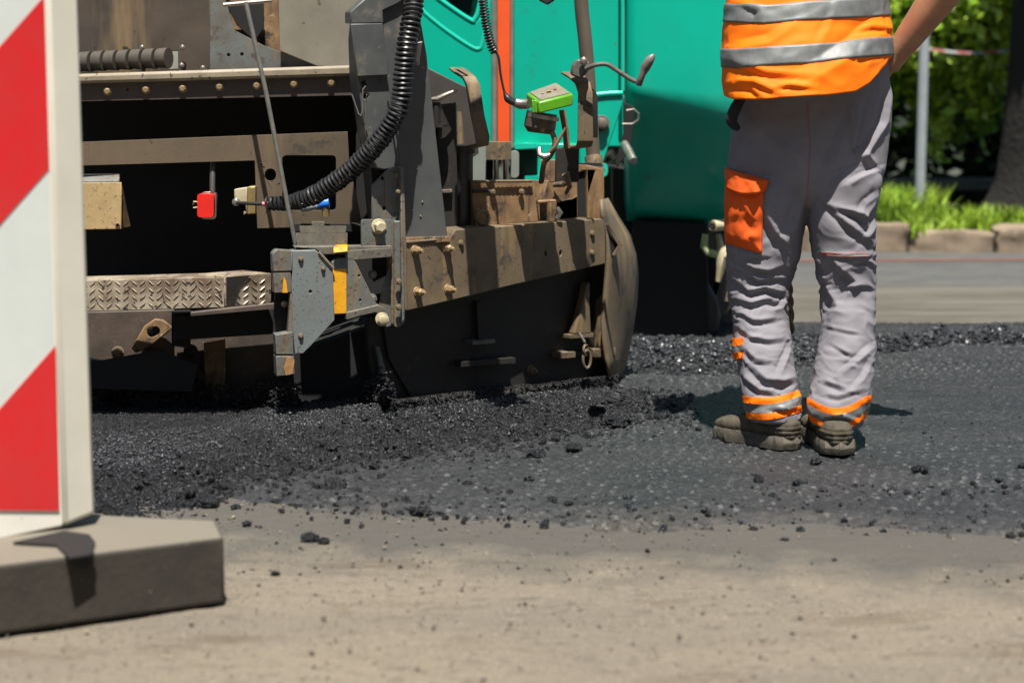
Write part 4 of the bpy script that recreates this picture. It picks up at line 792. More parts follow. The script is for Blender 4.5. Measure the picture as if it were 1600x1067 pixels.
ck = bar("clamp_cup", [(847, 176, 5.07), (843, 200, 5.07), (842, 208, 5.07)], [24, 25, 18], M("cup_brown", (.12, .085, .06), (.08, .06, .045), 20, .4, metal=.3), pv, 22); bar("clamp_ring", [(848, 180, 5.07), (847, 186, 5.07)], 26, steel, ck, 24)
bar("curved_arm", smoothpath([(853, 195, 5.06), (863, 208, 5.06), (867, 225, 5.06), (860, 243, 5.06), (850, 256, 5.07), (846, 284, 5.1)], 5), 7, rusty, pv, 12, sq=.6)
bar("wing_bolt", [(842, 232, 5.04), (843, 242, 5.03), (851, 246, 5.03), (860, 242, 5.03)], [5, 4, 6, 3], steel, pv, 10); bar("threaded_rod", [(852, 246, 5.05), (868, 228, 5.05), (884, 200, 5.05)], [3.5, 3, 2], dusty, pv, 8)
bar("support_rod", [(878, 172, 5.12), (884, 205, 5.12), (886, 232, 5.12)], [5, 5, 5], rusty, pv, 12); plate("rear_column", [(868, 232), (905, 228), (904, 285), (868, 285)], 5.3, .05, dark, pv); plate("rear_column", [(845, 250), (870, 250), (872, 285), (846, 285)], 5.32, .02, rusty, pv)
plate("lamp_bracket", [(838, -20), (870, -20), (868, 0), (856, 8), (842, 1)], 5.4, .04, dark, pv, bev=.004)
# --- dark running gear under the hood
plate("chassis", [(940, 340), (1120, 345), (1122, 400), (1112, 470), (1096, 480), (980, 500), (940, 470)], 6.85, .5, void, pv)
trk = MB(); tc0 = P(1072, 472, 6.9)
wh = empty("x", (0, 0, 0), None, None) if False else None
def wheel(cx, cy, Y, R, wdt, par):
    c = P(cx, cy, Y); ax = Vector((.45, -.89, 0)).normalized(); q = Vector((.89, .45, 0)); u = Vector((0, 0, 1)); mb = MB(); n = 40; prof = [(-.5, .62), (-.5, .9), (-.42, .98), (-.2, 1), (.2, 1), (.42, .98), (.5, .9), (.5, .62)]
    vs = []; fs = []
    for i in range(n):
        a = 2*math.pi*i/n
        for w_, r_ in prof:
            rr = R*r_*(1.0+(.02 if i % 2 else 0)*(r_ > .95)); vs.append(c+ax*w_*wdt+(q*math.cos(a)+u*math.sin(a))*rr)
    k = len(prof)
    for i in range(n):
        for j in range(k-1): fs.append((i*k+j, ((i+1) % n)*k+j, ((i+1) % n)*k+j+1, i*k+j+1))
    o = MB().add(vs, fs).build("wheel", rubber, par); MB().tube([c-ax*.05, c+ax*wdt*.3], R*.62, 30).build("wheel_rim", dark, o)
    return o
wheel(1040, 432, 6.9, .24, .26, pv); wheel(1092, 430, 7.2, .235, .22, pv)
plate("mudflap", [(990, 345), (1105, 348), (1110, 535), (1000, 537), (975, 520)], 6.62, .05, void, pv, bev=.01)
plate("mudflap", [(1088, 410), (1120, 465), (1126, 490), (1124, 518), (1108, 532), (1085, 532)], 6.66, .10, rubber, pv, bev=.02)
pj = bar("pipe_joint", [(1113, 353, 6.45), (1140, 350, 6.5), (1200, 348, 6.6)], 9, cream, pv, 14); bar("pipe_bore", [(1112, 353, 6.437), (1116, 353, 6.45)], 5, void, pj, 12)
bar("casting", [(1102, 366, 6.5), (1100, 385, 6.5), (1106, 394, 6.5), (1122, 398, 6.5)], [5, 6, 6, 7], M("casting_green", (.26, .45, .12), (.5, .45, .3), 30, .5), pj, 10)
bar("casting", [(1122, 366, 6.5), (1126, 385, 6.5), (1130, 400, 6.5), (1126, 420, 6.5), (1122, 440, 6.5)], [4, 6, 12, 7, 4], cream, pj, 10); bar("casting", [(1130, 400, 6.5), (1142, 382, 6.5)], [10, 6], cream, pj, 10); bar("casting", [(1134, 405, 6.55), (1136, 470, 6.55)], 6, greyd, pj, 10)
ca_ = MB(); A_, B_ = Vector((-.098, 4.92, 1.20)), Vector((.035, 4.42, 1.20)); q_ = (B_-A_).normalized().cross(Vector((0, 0, 1)))*.045  # unseen arm added to cast the shadow band on the side beam
ca_.prism([A_-q_, A_+q_, B_+q_, B_-q_], [p+Vector((0, 0, .07)) for p in (A_-q_, A_+q_, B_+q_, B_-q_)]); ca_.tube([(-.20, 5.0, 1.32), (-.14, 4.95, 1.32), (-.09, 4.88, 1.26)], .012, 10); ca_.build("shadow_arm", grey, pv, .006)
# unseen superstructure: deck added to shade the rear wall, plus engine cover
MB().box((-1.5, 5.85, 1.75), 1.7, .5, .06).build("shade_deck", greyd, pv, .01)
MB().box((.1, 7.4, 1.6), 2.0, 1.2, .9).build("engine_cover", green, pv, .05)
# ================================================================== WORKER
YP = 4.68
def loft(rings, seg=28, caps=True):
    """rings: (centre Vector, rx, ry, axis) ellipses; axis = direction of travel"""
    mb = MB(); vs = []; n = len(rings)
    for c, rx, ry, ax in rings:
        ax = Vector(ax).normalized(); X_ = Vector((1, 0, 0)); X_ = (X_-ax*X_.dot(ax)).normalized(); Y_ = ax.cross(X_)
        for k in range(seg):
            a = 2*math.pi*k/seg; vs.append(Vector(c)+X_*math.cos(a)*rx+Y_*math.sin(a)*ry)
    fs = []
    for i in range(n-1):
        for k in range(seg): fs.append((i*seg+k, i*seg+(k+1) % seg, (i+1)*seg+(k+1) % seg, (i+1)*seg+k))
    if caps: fs += [tuple(range(seg))[::-1], tuple((n-1)*seg+k for k in range(seg))]
    return mb.add(vs, fs)
def interp_rows(rows, step=6):
    rows = np.array(rows, float); y = np.arange(rows[0, 0], rows[-1, 0]+step, step); y = np.clip(y, rows[0, 0], rows[-1, 0])
    return np.stack([y]+[np.interp(y, rows[:, 0], rows[:, k]) for k in range(1, rows.shape[1])], 1)
def smooth1(a, it=3):
    for _ in range(it): a[1:-1] = .25*a[:-2]+.5*a[1:-1]+.25*a[2:]
    return a
def rowloft(rows, seg=40):   # rows: y, xl, xr, Yc, ratio
    R = interp_rows(rows); R[:, 1:] = smooth1(R[:, 1:].copy()); rg = []
    for y, xl, xr_, Yc, q in R:
        c = P((xl+xr_)/2, y, Yc); rx = m((xr_-xl)/2, Yc); rg.append((c, rx, rx*q, (0, 0, -1)))
    return loft(rg, seg)
def remesh(mb, vox, sm=6):
    me = bpy.data.meshes.new("tmp"); me.from_pydata([tuple(v) for v in mb.v], [], mb.f)
    bm = bmesh.new(); bm.from_mesh(me); bmesh.ops.recalc_face_normals(bm, faces=bm.faces); bm.to_mesh(me); bm.free()
    o = bpy.data.objects.new("tmp", me); COL.objects.link(o); r = o.modifiers.new("r", 'REMESH'); r.mode = 'VOXEL'; r.voxel_size = vox
    s = o.modifiers.new("s", 'SMOOTH'); s.factor = .5; s.iterations = sm
    dg = bpy.context.evaluated_depsgraph_get(); dg.update(); e = o.evaluated_get(dg).to_mesh()
    V = np.empty(len(e.vertices)*3); e.vertices.foreach_get("co", V); V = V.reshape(-1, 3); N = np.empty(len(e.vertices)*3); e.vertices.foreach_get("normal", N); N = N.reshape(-1, 3)
    F = np.array([tuple(p.vertices) for p in e.polygons if len(p.vertices) == 4]); bpy.data.objects.remove(o); return V, N, F
def topix(V):
    dx = V[:, 0]; dy = V[:, 1]; dz = V[:, 2]-CAMH; d = dy*cp-dz*sp_; u = dy*sp_+dz*cp
    return CX+FPX*dx/d, CY-FPX*u/d
def seg_d(px, py, a, b):
    ax, ay = a; bx, by = b; L2 = (bx-ax)**2+(by-ay)**2; t = np.clip(((px-ax)*(bx-ax)+(py-ay)*(by-ay))/L2, 0, 1)
    qx, qy = ax+t*(bx-ax), ay+t*(by-ay); side = np.sign((bx-ax)*(py-ay)-(by-ay)*(px-ax)); return np.hypot(px-qx, py-qy)*side, t
def creases(px, py, lst, back):
    """pull of the cloth: a roll on one side of each line and a valley on the other"""
    r = np.zeros(len(px))
    for pts, w_, A in lst:
        best = np.full(len(px), 1e9); tt = np.zeros(len(px)); n = len(pts)-1
        for i in range(n):
            d, t = seg_d(px, py, pts[i], pts[i+1]); s = np.abs(d) < np.abs(best); best = np.where(s, d, best); tt = np.where(s, (i+t)/n, tt)
        u = best/(w_*.82); r += A*(np.exp(-np.abs(u+.75)**1.25*1.5)-.9*np.exp(-np.abs(u-.6)**1.2*1.9))*np.sqrt(np.clip(np.sin(np.pi*np.clip(tt, .02, .98)), 0, 1))
    return r*back
def normals(V, F):
    a, b, c, d = (V[F[:, k]] for k in range(4)); n = np.cross(c-a, d-b); N = np.zeros_like(V)
    for k in range(4): np.add.at(N, F[:, k], n)
    return N/np.maximum(1e-12, np.linalg.norm(N, axis=1))[:, None]
def patch(V, N, F, sel, off, name, mat, par, th=.002, label=None, snap=None):
    """a strip of cloth sewn on: the selected faces lifted along their normals"""
    fs = F[sel]; u, inv = np.unique(fs, return_inverse=True); inv = inv.reshape(fs.shape)
    V = V.copy()
    if snap is not None: V[u, 2] += snap(u)
    A = V[u]+N[u]*off; B = V[u]-N[u]*.001; n = len(u); E = np.concatenate([inv[:, [k, (k+1) % 4]] for k in range(4)])
    key = E[:, 0]*n+E[:, 1]; rev = E[:, 1]*n+E[:, 0]; bd = E[~np.isin(key, rev)]
    Q = np.stack([bd[:, 1], bd[:, 0], bd[:, 0]+n, bd[:, 1]+n], 1)
    o = npmesh(name, np.vstack([A, B]), np.vstack([inv, Q]), mat, par, True, 60)
    if label: o["label"] = label
    return o
# ---- body (skin): head, neck, trunk, arms with hands, legs: one continuous surface
shz = 1.44; cxp = P(1262, 60, YP).x
def W3(x, y, z): return Vector((cxp+x, YP+y, z))
bd = MB()
def limb(mb, pts, rad, seg=20, sq=1.0, n=6):
    pp = smoothpath([Vector(p) for p in pts], n); rr = np.interp(np.arange(len(pp))/n, range(len(rad)), rad); mb.tube(pp, [float(r) for r in rr], seg, sq=sq)
V0 = (0, 0, 1)
bd_r = [(W3(0, .02, .76), .13, .07, V0), (W3(0, .02, .90), .15, .085, V0), (W3(0, 0, 1.0), .15, .10, V0), (W3(0, .01, 1.12), .15, .10, V0), (W3(0, .02, 1.26), .17, .11, V0), (W3(0, .02, 1.36), .18, .105, V0), (W3(0, .02, 1.43), .155, .085, V0), (W3(0, .025, 1.47), .075, .065, V0), (W3(0, .03, 1.53), .058, .058, V0), (W3(-.0, .045, 1.58), .058, .062, V0)]
b1 = loft(bd_r, 32); bd.add(b1.v, b1.f)
hd_r = [(W3(-.01, .075, 1.545), .035, .04, V0), (W3(-.01, .07, 1.565), .055, .07, V0), (W3(-.01, .06, 1.61), .068, .088, V0), (W3(-.01, .055, 1.66), .076, .097, V0), (W3(-.01, .05, 1.71), .075, .095, V0), (W3(-.01, .05, 1.75), .056, .073, V0), (W3(-.01, .05, 1.772), .022, .03, V0)]
b1 = loft(hd_r, 32); bd.add(b1.v, b1.f)
def ball(mb, c, r):
    v, f = ICO[2]; mb.add(v*np.array(r)+np.array(c), f)
ball(bd, W3(-.01, .158, 1.645), (.013, .02, .016)); ball(bd, W3(-.01, .150, 1.665), (.009, .014, .03)); ball(bd, W3(-.01, .140, 1.605), (.024, .012, .007)); ball(bd, W3(-.01, .143, 1.575), (.02, .016, .014))
for s in (-1, 1): ball(bd, W3(-.01+s*.078, .045, 1.65), (.008, .016, .03)); ball(bd, W3(-.01+s*.032, .128, 1.690), (.02, .014, .006)); ball(bd, W3(-.01+s*.03, .130, 1.668), (.011, .010, .008))
def hand(mb, wrist, d, side, curl=.5, palmn=None):
    d = Vector(d).normalized(); s = Vector(side).normalized(); s = (s-d*s.dot(d)).normalized(); n_ = d.cross(s)*(1 if palmn is None else palmn)
    w_ = Vector(wrist); mb.add(*[(lambda q: (q.v, q.f))(loft_axis([(w_, .024, .019), (w_+d*.03, .034, .017), (w_+d*.07, .042, .015), (w_+d*.092, .040, .012)], s, n_))][0])
    for k, (o_, L_, r_) in enumerate(((-.030, .070, .0085), (-.010, .080, .0088), (.010, .074, .0085), (.030, .058, .0075))):
        b0 = w_+d*.086+s*o_; q = d; pts = [b0]
        for j, f_ in enumerate((.45, .30, .25)):
            q = (q*math.cos(curl*(.5+.3*j))+n_*math.sin(curl*(.5+.3*j))).normalized(); pts.append(pts[-1]+q*L_*f_)
        mb.tube(smoothpath([w_+d*.06+s*o_]+pts, 3), [r_]*12+[r_*.7], 10)
    t0 = w_+d*.025-s*.030; t1 = t0+(d*.7-s*.7).normalized()*.035; t2 = t1+(d*.9-s*.3+n_*.4).normalized()*.032; t3 = t2+(d*.9+n_*.5).normalized()*.026
    mb.tube(smoothpath([w_+d*.02-s*.012, t0, t1, t2, t3], 3), [.013]*3+[.0125]*3+[.011]*3+[.010]*3+[.007], 10)
def loft_axis(rs, s, n_):
    mb = MB(); vs = []; seg = 18
    for c, rx, ry in rs:
        for k in range(seg): a = 2*math.pi*k/seg; vs.append(c+s*math.cos(a)*rx+n_*math.sin(a)*ry)
    fs = [(i*seg+k, i*seg+(k+1) % seg, (i+1)*seg+(k+1) % seg, (i+1)*seg+k) for i in range(len(rs)-1) for k in range(seg)]+[tuple(range(seg))[::-1], tuple((len(rs)-1)*seg+k for k in range(seg))]
    return mb.add(vs, fs)
wr = P(1399, 88, YP+.03); elb = P(1502, -52, YP-.05); shr = W3(.185, .02, 1.40)
limb(bd, [shr+Vector((-.05, 0, .01)), shr+Vector((.03, -.005, -.02)), shr.lerp(elb, .5)+Vector((.01, 0, 0)), elb], [.058, .055, .048, .041])
limb(bd, [elb, elb.lerp(wr, .3), elb.lerp(wr, .65), wr+Vector((.002, 0, .004)), wr+(wr-elb).normalized()*.03], [.041, .046, .038, .029, .028])
hand(bd, wr, (wr-elb)+Vector((.03, .16, .04)), (0, 1, .2), .7)
wl = W3(-.06, .27, 1.22); ell = W3(-.27, -.02, 1.17); shl = W3(-.185, .02, 1.40)
limb(bd, [shl+Vector((.05, 0, .01)), shl+Vector((-.03, 0, -.02)), shl.lerp(ell, .5), ell], [.058, .055, .047, .041]); limb(bd, [ell, ell.lerp(wl, .35), ell.lerp(wl, .7), wl], [.041, .042, .033, .026]); hand(bd, wl, (wl-ell)+Vector((.05, .0, 0)), (1, 0, 0), .6)
fL, fR = P(1212, 690, YP-.06), P(1312, 698, YP-.10); fL.z = .05; fR.z = .05
hipL, hipR = P(1208, 200, YP+.05), P(1312, 200, YP+.04); knL, knR = P(1190, 420, YP+.02), P(1322, 420, YP-.02)
for h_, k_, f_ in ((hipL, knL, fL), (hipR, knR, fR)): limb(bd, [h_, h_.lerp(k_, .5), k_, k_.lerp(f_, .35), k_.lerp(f_, .8), f_+Vector((0, 0, .03))], [.055, .052, .040, .036, .030, .030])
for f_, dd in ((fL, Vector((-.74, .62, 0))), (fR, Vector((.15, 1, 0)))): dd.normalize(); limb(bd, [f_-dd*.02+Vector((0, 0, .01)), f_+dd*.04+Vector((0, 0, .008)), f_+dd*.09+Vector((0, 0, -.004))], [.026, .024, .018])
Vb, Nb, Fb = remesh(bd, .0045, 3)
person = npmesh("person", Vb, Fb, skinm); tag(person, "road worker seen from behind in orange vest and grey trousers, hand on hip", "person")
# hair cap and eyes
hr = loft([(W3(-.01, .035, 1.60), .070, .070, V0), (W3(-.01, .035, 1.66), .081, .088, V0), (W3(-.01, .038, 1.71), .082, .095, V0), (W3(-.01, .045, 1.76), .062, .082, V0), (W3(-.01, .045, 1.785), .022, .03, V0)], 28)
hr.build("hair", hairm, person, ang=70)
for s in (-1, 1): ball_ = MB(); ball(ball_, W3(-.01+s*.03, .137, 1.668), (.009, .006, .006)); ball_.build("eye", sheet, person)
# ---- trousers
tr = MB()
hip = rowloft([(60, 1160, 1385, YP+.02, .55), (150, 1152, 1390, YP+.02, .55), (200, 1144, 1391, YP+.02, .57), (260, 1136, 1384, YP+.01, .52), (300, 1140, 1372, YP, .42), (322, 1160, 1350, YP, .28)]); tr.add(hip.v, hip.f)
LL = rowloft([(225, 1165, 1240, YP+.01, .7), (280, 1137, 1262, YP+.01, .98), (320, 1133, 1262, YP+.01, .98), (350, 1134, 1257, YP+.01, .95), (400, 1136, 1250, YP+.01, .92), (430, 1137, 1238, YP+.02, .95), (460, 1139, 1230, YP+.02, 1.0), (500, 1143, 1231, YP, 1.05), (550, 1149, 1238, YP-.03, 1.05), (600, 1158, 1247, YP-.065, 1.0), (630, 1163, 1252, YP-.08, 1.0), (656, 1170, 1252, YP-.09, .95)])
RR = rowloft([(225, 1285, 1360, YP, .7), (280, 1262, 1379, YP-.01, .98), (320, 1260, 1370, YP-.01, .98), (350, 1262, 1367, YP-.02, 1.0), (400, 1271, 1367, YP-.02, 1.0), (450, 1281, 1367, YP-.01, 1.0), (500, 1285, 1368, YP-.04, 1.05), (550, 1278, 1368, YP-.07, 1.0), (600, 1268, 1363, YP-.10, .98), (635, 1261, 1356, YP-.12, .98), (664, 1269, 1346, YP-.13, .95)])
tr.add(LL.v, LL.f); tr.add(RR.v, RR.f)
Vt, Nt, Ft = remesh(tr, .0036, 9)
px, py = topix(Vt); back = sstep(.1, -.5, Nt[:, 1])
cz = [  # (polyline in photo pixels, width, strength)
 ([(1320, 160), (1335, 230), (1348, 160)], 9, .010), ([(1390, 120), (1378, 190), (1340, 250), (1318, 262)], 9, .014), ([(1316, 262), (1350, 246), (1372, 268)], 8, .010), ([(1372, 262), (1340, 275), (1325, 285)], 8, .012),
 ([(1372, 300), (1350, 315), (1338, 335)], 7, .006), ([(1290, 322), (1330, 335), (1352, 345), (1372, 318)], 8, .012), ([(1294, 325), (1320, 352), (1362, 385)], 9, .013), ([(1320, 330), (1345, 338), (1354, 362)], 8, .010), ([(1375, 335), (1358, 360), (1348, 368)], 6, .010),
 ([(1282, 398), (1330, 404), (1366, 402)], 6, .008), ([(1296, 408), (1330, 440), (1326, 452)], 10, .012), ([(1276, 415), (1288, 450), (1302, 480), (1290, 500)], 12, .012), ([(1335, 415), (1352, 408), (1366, 418)], 6, .008), ([(1300, 450), (1340, 448), (1364, 452)], 5, .004),
 ([(1290, 512), (1325, 520), (1345, 522)], 5, .005), ([(1300, 540), (1320, 552), (1328, 556)], 5, .006), ([(1362, 538), (1335, 562), (1312, 582)], 8, .010), ([(1286, 598), (1305, 604), (1325, 612)], 7, .009), ([(1290, 620), (1310, 622), (1350, 610)], 7, .007), ([(1360, 560), (1345, 590), (1330, 605)], 7, .006),
 ([(1190, 330), (1205, 365), (1228, 392)], 12, .014), ([(1152, 410), (1178, 422), (1200, 425), (1222, 420)], 9, .013), ([(1160, 425), (1185, 440), (1216, 436)], 8, .013), ([(1148, 440), (1170, 458), (1195, 452), (1226, 462)], 8, .013), ([(1150, 470), (1175, 478), (1200, 470), (1225, 478)], 8, .012), ([(1228, 455), (1218, 478), (1206, 482)], 6, .010),
 ([(1155, 492), (1180, 505), (1215, 500)], 7, .009), ([(1150, 515), (1175, 530), (1200, 535), (1226, 532)], 7, .009), ([(1160, 545), (1180, 565), (1205, 568)], 8, .010), ([(1232, 540), (1222, 565), (1214, 585)], 7, .009), ([(1170, 572), (1195, 598), (1222, 602), (1242, 594)], 10, .016), ([(1160, 590), (1185, 612), (1212, 616)], 8, .012), ([(1205, 640), (1222, 642), (1245, 640)], 6, .009), ([(1290, 655), (1315, 652), (1335, 660)], 6, .009), ([(1250, 605), (1240, 625), (1225, 632)], 6, .006),
 ([(1160, 190), (1200, 230), (1260, 260)], 16, .006), ([(1330, 170), (1290, 260), (1262, 330)], 14, .008), ([(1250, 300), (1235, 350), (1215, 380)], 12, .009), ([(1150, 400), (1170, 405), (1195, 402)], 7, .008)]
dsp = creases(px, py, cz, np.clip(back, 0, 1))*.74
zz = Vt[:, 2]; kn = np.exp(-((zz-.38)/.16)**2)+.8*np.exp(-((zz-.12)/.08)**2)
q = Vt*np.array([7, 7, 15.]); q = q+.9*np.stack([fbm(Vt*6, 2, 91), fbm(Vt*6, 2, 92), fbm(Vt*6, 2, 93)], -1)
rf = 1-np.abs(fbm(q, 3, 95))*2; dsp += (.0008+.0022*kn)*np.maximum(rf, -.4)*(.4+.6*(1-back)+.25*back); qf = Vt*np.array([16, 16, 34.])+1.2*np.stack([fbm(Vt*11, 2, 191), fbm(Vt*11, 2, 192), fbm(Vt*11, 2, 193)], -1); dsp += (.0006+.0022*kn)*(1-2*np.abs(fbm(qf, 2, 98)))
Vt = Vt+Nt*dsp[:, None]
for _ in range(1):
    pass
Nt = normals(Vt, Ft)
if (Nt*(Vt-Vt.mean(0))).sum() < 0: Nt = -Nt
tro = npmesh("trousers", Vt, Ft, trm, person); px, py = topix(Vt); fx_, fy_2 = px[Ft].mean(1), py[Ft].mean(1); ny = Nt[Ft][:, :, 1].mean(1)
left = fx_ < 1257
def bandy(x, l): return np.where(l, 620-(x-1165)*.10+6*np.sin((x-1165)/25), 622+18*np.sin(np.clip((x-1262)/92, 0, 1)*math.pi)*1+(x-1262)*-.03)
by = bandy(fx_, left)
for nm, a, b, mt in (("orange_band", -1, 9, hivis), ("reflective_band", 9, 23, refl), ("orange_band", 23, 33, hivis)):
    for l in (True, False):
        s = (left == l) & (fy_2-by >= a) & (fy_2-by < b)
        def snp(u, a=a, b=b, l=l):
            e = py[u]-bandy(px[u], np.full(len(u), l)); t_ = np.where(e < a+1.7, a, np.where(e > b-1.7, b, e)); return -(t_-e)*YP/FPX
        patch(Vt, Nt, Ft, s, .0016 if mt is hivis else .0019, nm, mt, tro, snap=snp)
for a, b, mt, nm in ((529, 540, hivis, "orange_band"), (540, 550, refl, "reflective_band"), (550, 560, hivis, "orange_band")):
    s = (fx_ < 1161+0*fy_2) & (fy_2 > a) & (fy_2 < b) & (ny < .4); patch(Vt, Nt, Ft, s, .006, nm, mt, tro)
# cargo pocket with flap
pin = lambda x, y, poly: np.all([((poly[(i+1) % len(poly)][0]-poly[i][0])*(y-poly[i][1])-(poly[(i+1) % len(poly)][1]-poly[i][1])*(x-poly[i][0])) >= 0 for i in range(len(poly))], axis=0)
front = ny < .35
from mathutils.bvhtree import BVHTree
bvh = BVHTree.FromPolygons([tuple(v) for v in Vt], [tuple(int(i) for i in f) for f in Ft]); CAM = Vector((0, 0, CAMH))
def onleg(x, y, off):
    d = ray(x, y); h = bvh.ray_cast(CAM, d.normalized())
    if h[0] is None: g = P(x, y, YP); h = bvh.find_nearest(g); p = Vector(h[0]); return Vector((p.x*.5+g.x*.5, p.y, g.z))-Vector((0, off, 0))
    return h[0]-d.normalized()*off
def clothpatch(name, tl, tr_, br_, bl_, off, sag, par, mat):
    K = 26; pts = []
    for j in range(K):
        v = j/(K-1)
        for i in range(K):
            u = i/(K-1); x = (tl[0]*(1-u)+tr_[0]*u)*(1-v)+(bl_[0]*(1-u)+br_[0]*u)*v; y = (tl[1]*(1-u)+tr_[1]*u)*(1-v)+(bl_[1]*(1-u)+br_[1]*u)*v+sag*v*math.sin(u*3.14)
            e = min(1, 5*min(u, 1-u, v, 1-v)+.25); pts.append([x, y, e])
    Q = np.array([list(onleg(x, y, 0)) for x, y, e in pts]).reshape(K, K, 3)
    for _ in range(5): Q[1:-1, 1:-1] = (Q[:-2, 1:-1]+Q[2:, 1:-1]+Q[1:-1, :-2]+Q[1:-1, 2:])/4; Q[0, 1:-1] = (Q[0, :-2]+Q[0, 2:]+Q[0, 1:-1])/3; Q[-1, 1:-1] = (Q[-1, :-2]+Q[-1, 2:]+Q[-1, 1:-1])/3; Q[1:-1, 0] = (Q[:-2, 0]+Q[2:, 0]+Q[1:-1, 0])/3; Q[1:-1, -1] = (Q[:-2, -1]+Q[2:, -1]+Q[1:-1, -1])/3
    E = np.array([e for _, _, e in pts]).reshape(K, K); w2 = fbm(Q*np.array([30, 30, 22.]), 3, 131)
    Q[:, :, 1] -= off*E+.004*E*(1-2*np.abs(w2)); Q[:, :, 0] -= off*.35*E
    ii = np.arange(K*K).reshape(K, K); F_ = np.stack([ii[:-1, :-1], ii[:-1, 1:], ii[1:, 1:], ii[1:, :-1]], -1).reshape(-1, 4)
    ob = npmesh(name, Q.reshape(-1, 3), F_, mat, par); so3 = ob.modifiers.new("solid", 'SOLIDIFY'); so3.thickness = .0025; so3.offset = 0; return ob
pk = clothpatch("cargo_pocket", (1130, 285), (1193, 300), (1191, 396), (1132, 379), .014, 0, tro, pockm)
clothpatch("pocket_flap", (1131, 262), (1203, 282), (1196, 299), (1132, 292), .030, 11, pk, pockm)
def stitch(pts, r=.0009):
    out = []
    for (a, b_), (c, d_) in zip(pts, pts[1:]):
        for k in range(10): out.append(onleg(a+(c-a)*k/10, b_+(d_-b_)*k/10, .0008))
    mbs = MB(); mbs.tube(out, r, 5); mbs.build("seam", threadm, tro)
for dy in (0, 4): stitch([(1283, 394+dy), (1320, 397+dy), (1362, 396+dy)])
stitch([(1262, 160), (1266, 230), (1262, 300), (1258, 338)], .0007)
# dark pouch showing at the left hip
pb = MB(); 
for i in range(1): pb.tube(smoothpath([P(1160, 150, YP-.06), P(1148, 172, YP-.07), P(1143, 190, YP-.07), P(1154, 202, YP-.06)], 5), [.012, .012, .013, .013, .014, .014, .014, .014, .014, .014, .013, .012, .011, .010, .008, .006], 12)
pb.build("pouch", darkcloth, person)
# ---- vest
def hemy(x): return np.interp(x, [1120, 1133, 1150, 1200, 1250, 1300, 1330, 1352, 1392, 1400], [146, 149, 155, 156, 152, 147, 143, 130, 86, 80])
nu, nv = 220, 150; vs = np.zeros((nv, nu, 3)); pxx = np.zeros((nv, nu)); pyy = np.zeros((nv, nu))
rowsv = np.array([(-245, 1190, 1335), (-225, 1165, 1362), (-190, 1150, 1378), (-120, 1146, 1382), (-50, 1142, 1384), (0, 1137, 1386), (40, 1132, 1390), (90, 1130, 1393), (130, 1132, 1394), (160, 1136, 1392)], float)
for j in range(nv):
    t = j/(nv-1)
    for i in range(nu):
        a = 2*math.pi*i/nu; ca, sa = math.cos(a), math.sin(a)
        ca2 = math.copysign(abs(ca)**.86, ca); sa2 = math.copysign(abs(sa)**.86, sa)
        hb = float(hemy(1262+130*ca)); y = -245+(hb+245)*t; xl = np.interp(y, rowsv[:, 0], rowsv[:, 1]); xr_ = np.interp(y, rowsv[:, 0], rowsv[:, 2]); x = (xl+xr_)/2+(xr_-xl)/2*ca2
        dr = np.interp(y, [-245, -200, -100, 0, 100, 160], [.07, .12, .125, .14, .185, .20]); Y = YP+.0-(dr if sa2 > 0 else .135)*sa2
        vs[j, i] = P(x, y, Y); pxx[j, i] = x; pyy[j, i] = y
i_ = np.arange(nv*nu).reshape(nv, nu); Fv = np.stack([i_[:-1], np.roll(i_, -1, 1)[:-1], np.roll(i_, -1, 1)[1:], i_[1:]], -1).reshape(-1, 4)
Vv = vs.reshape(-1, 3); Nv = normals(Vv, Fv); ctr = Vector((cxp, YP, 1))
if (Nv*(Vv-np.array([cxp, YP, 1]))).sum() < 0: Nv = -Nv; Fv = Fv[:, ::-1]
vx, vy = pxx.ravel(), pyy.ravel()
cv = [([(1145, 100), (1200, 118), (1250, 122)], 9, .006), ([(1150, 130), (1180, 132), (1215, 148)], 8, .008), ([(1140, 135), (1175, 140), (1190, 152)], 7, .007), ([(1345, 48), (1365, 44), (1388, 50)], 6, .006), ([(1215, 140), (1230, 136), (1270, 140)], 6, .006), ([(1230, 40), (1200, 60), (1150, 70)], 14, .006), ([(1390, 20), (1330, 70), (1250, 120)], 26, .010), ([(1160, 10), (1185, 20), (1180, 34)], 8, .006), ([(1300, 10), (1290, 40), (1275, 70)], 10, .004), ([(1200, -60), (1300, -20), (1370, -60)], 20, .01), ([(1345, 70), (1335, 95), (1380, 88)], 6, .003)]
dv = creases(vx, vy, cv, sstep(.2, -.4, Nv[:, 1])); qv = Vv*np.array([5, 5, 9.])+.7*np.stack([fbm(Vv*5, 2, 101), fbm(Vv*5, 2, 102), fbm(Vv*5, 2, 103)], -1)
dv += .0045*(1-2*np.abs(fbm(qv, 3, 105)))+.006*fbm(p3(np.arctan2(Vv[:, 0]-cxp, Vv[:, 1]-YP)*3, Vv[:, 2]*0), 2, 107)*sstep(1.0, .83, Vv[:, 2])
Vv = Vv+Nv*dv[:, None]; Nv = normals(Vv, Fv)
if (Nv*(Vv-np.array([cxp, YP, 1]))).sum() < 0: Nv = -Nv
ve = npmesh("vest", Vv, Fv, hivis, person); so_ = ve.modifiers.new("solid", 'SOLIDIFY'); so_.thickness = .003; so_.offset = 0
fvx, fvy = vx[Fv].mean(1), vy[Fv].mean(1)
b2 = np.interp(fvx, [1130, 1160, 1200, 1260, 1330, 1392], [74, 76, 74, 70, 62, 56]); b1_ = np.interp(fvx, [1130, 1150, 1200, 1260, 1330, 1392], [4, 8, 10, 4, 0, -3])
hb2 = np.interp(fvx, [1130, 1180, 1392], [29, 31, 29])
GV = Vv.reshape(nv, nu, 3); GN = Nv.reshape(nv, nu, 3)
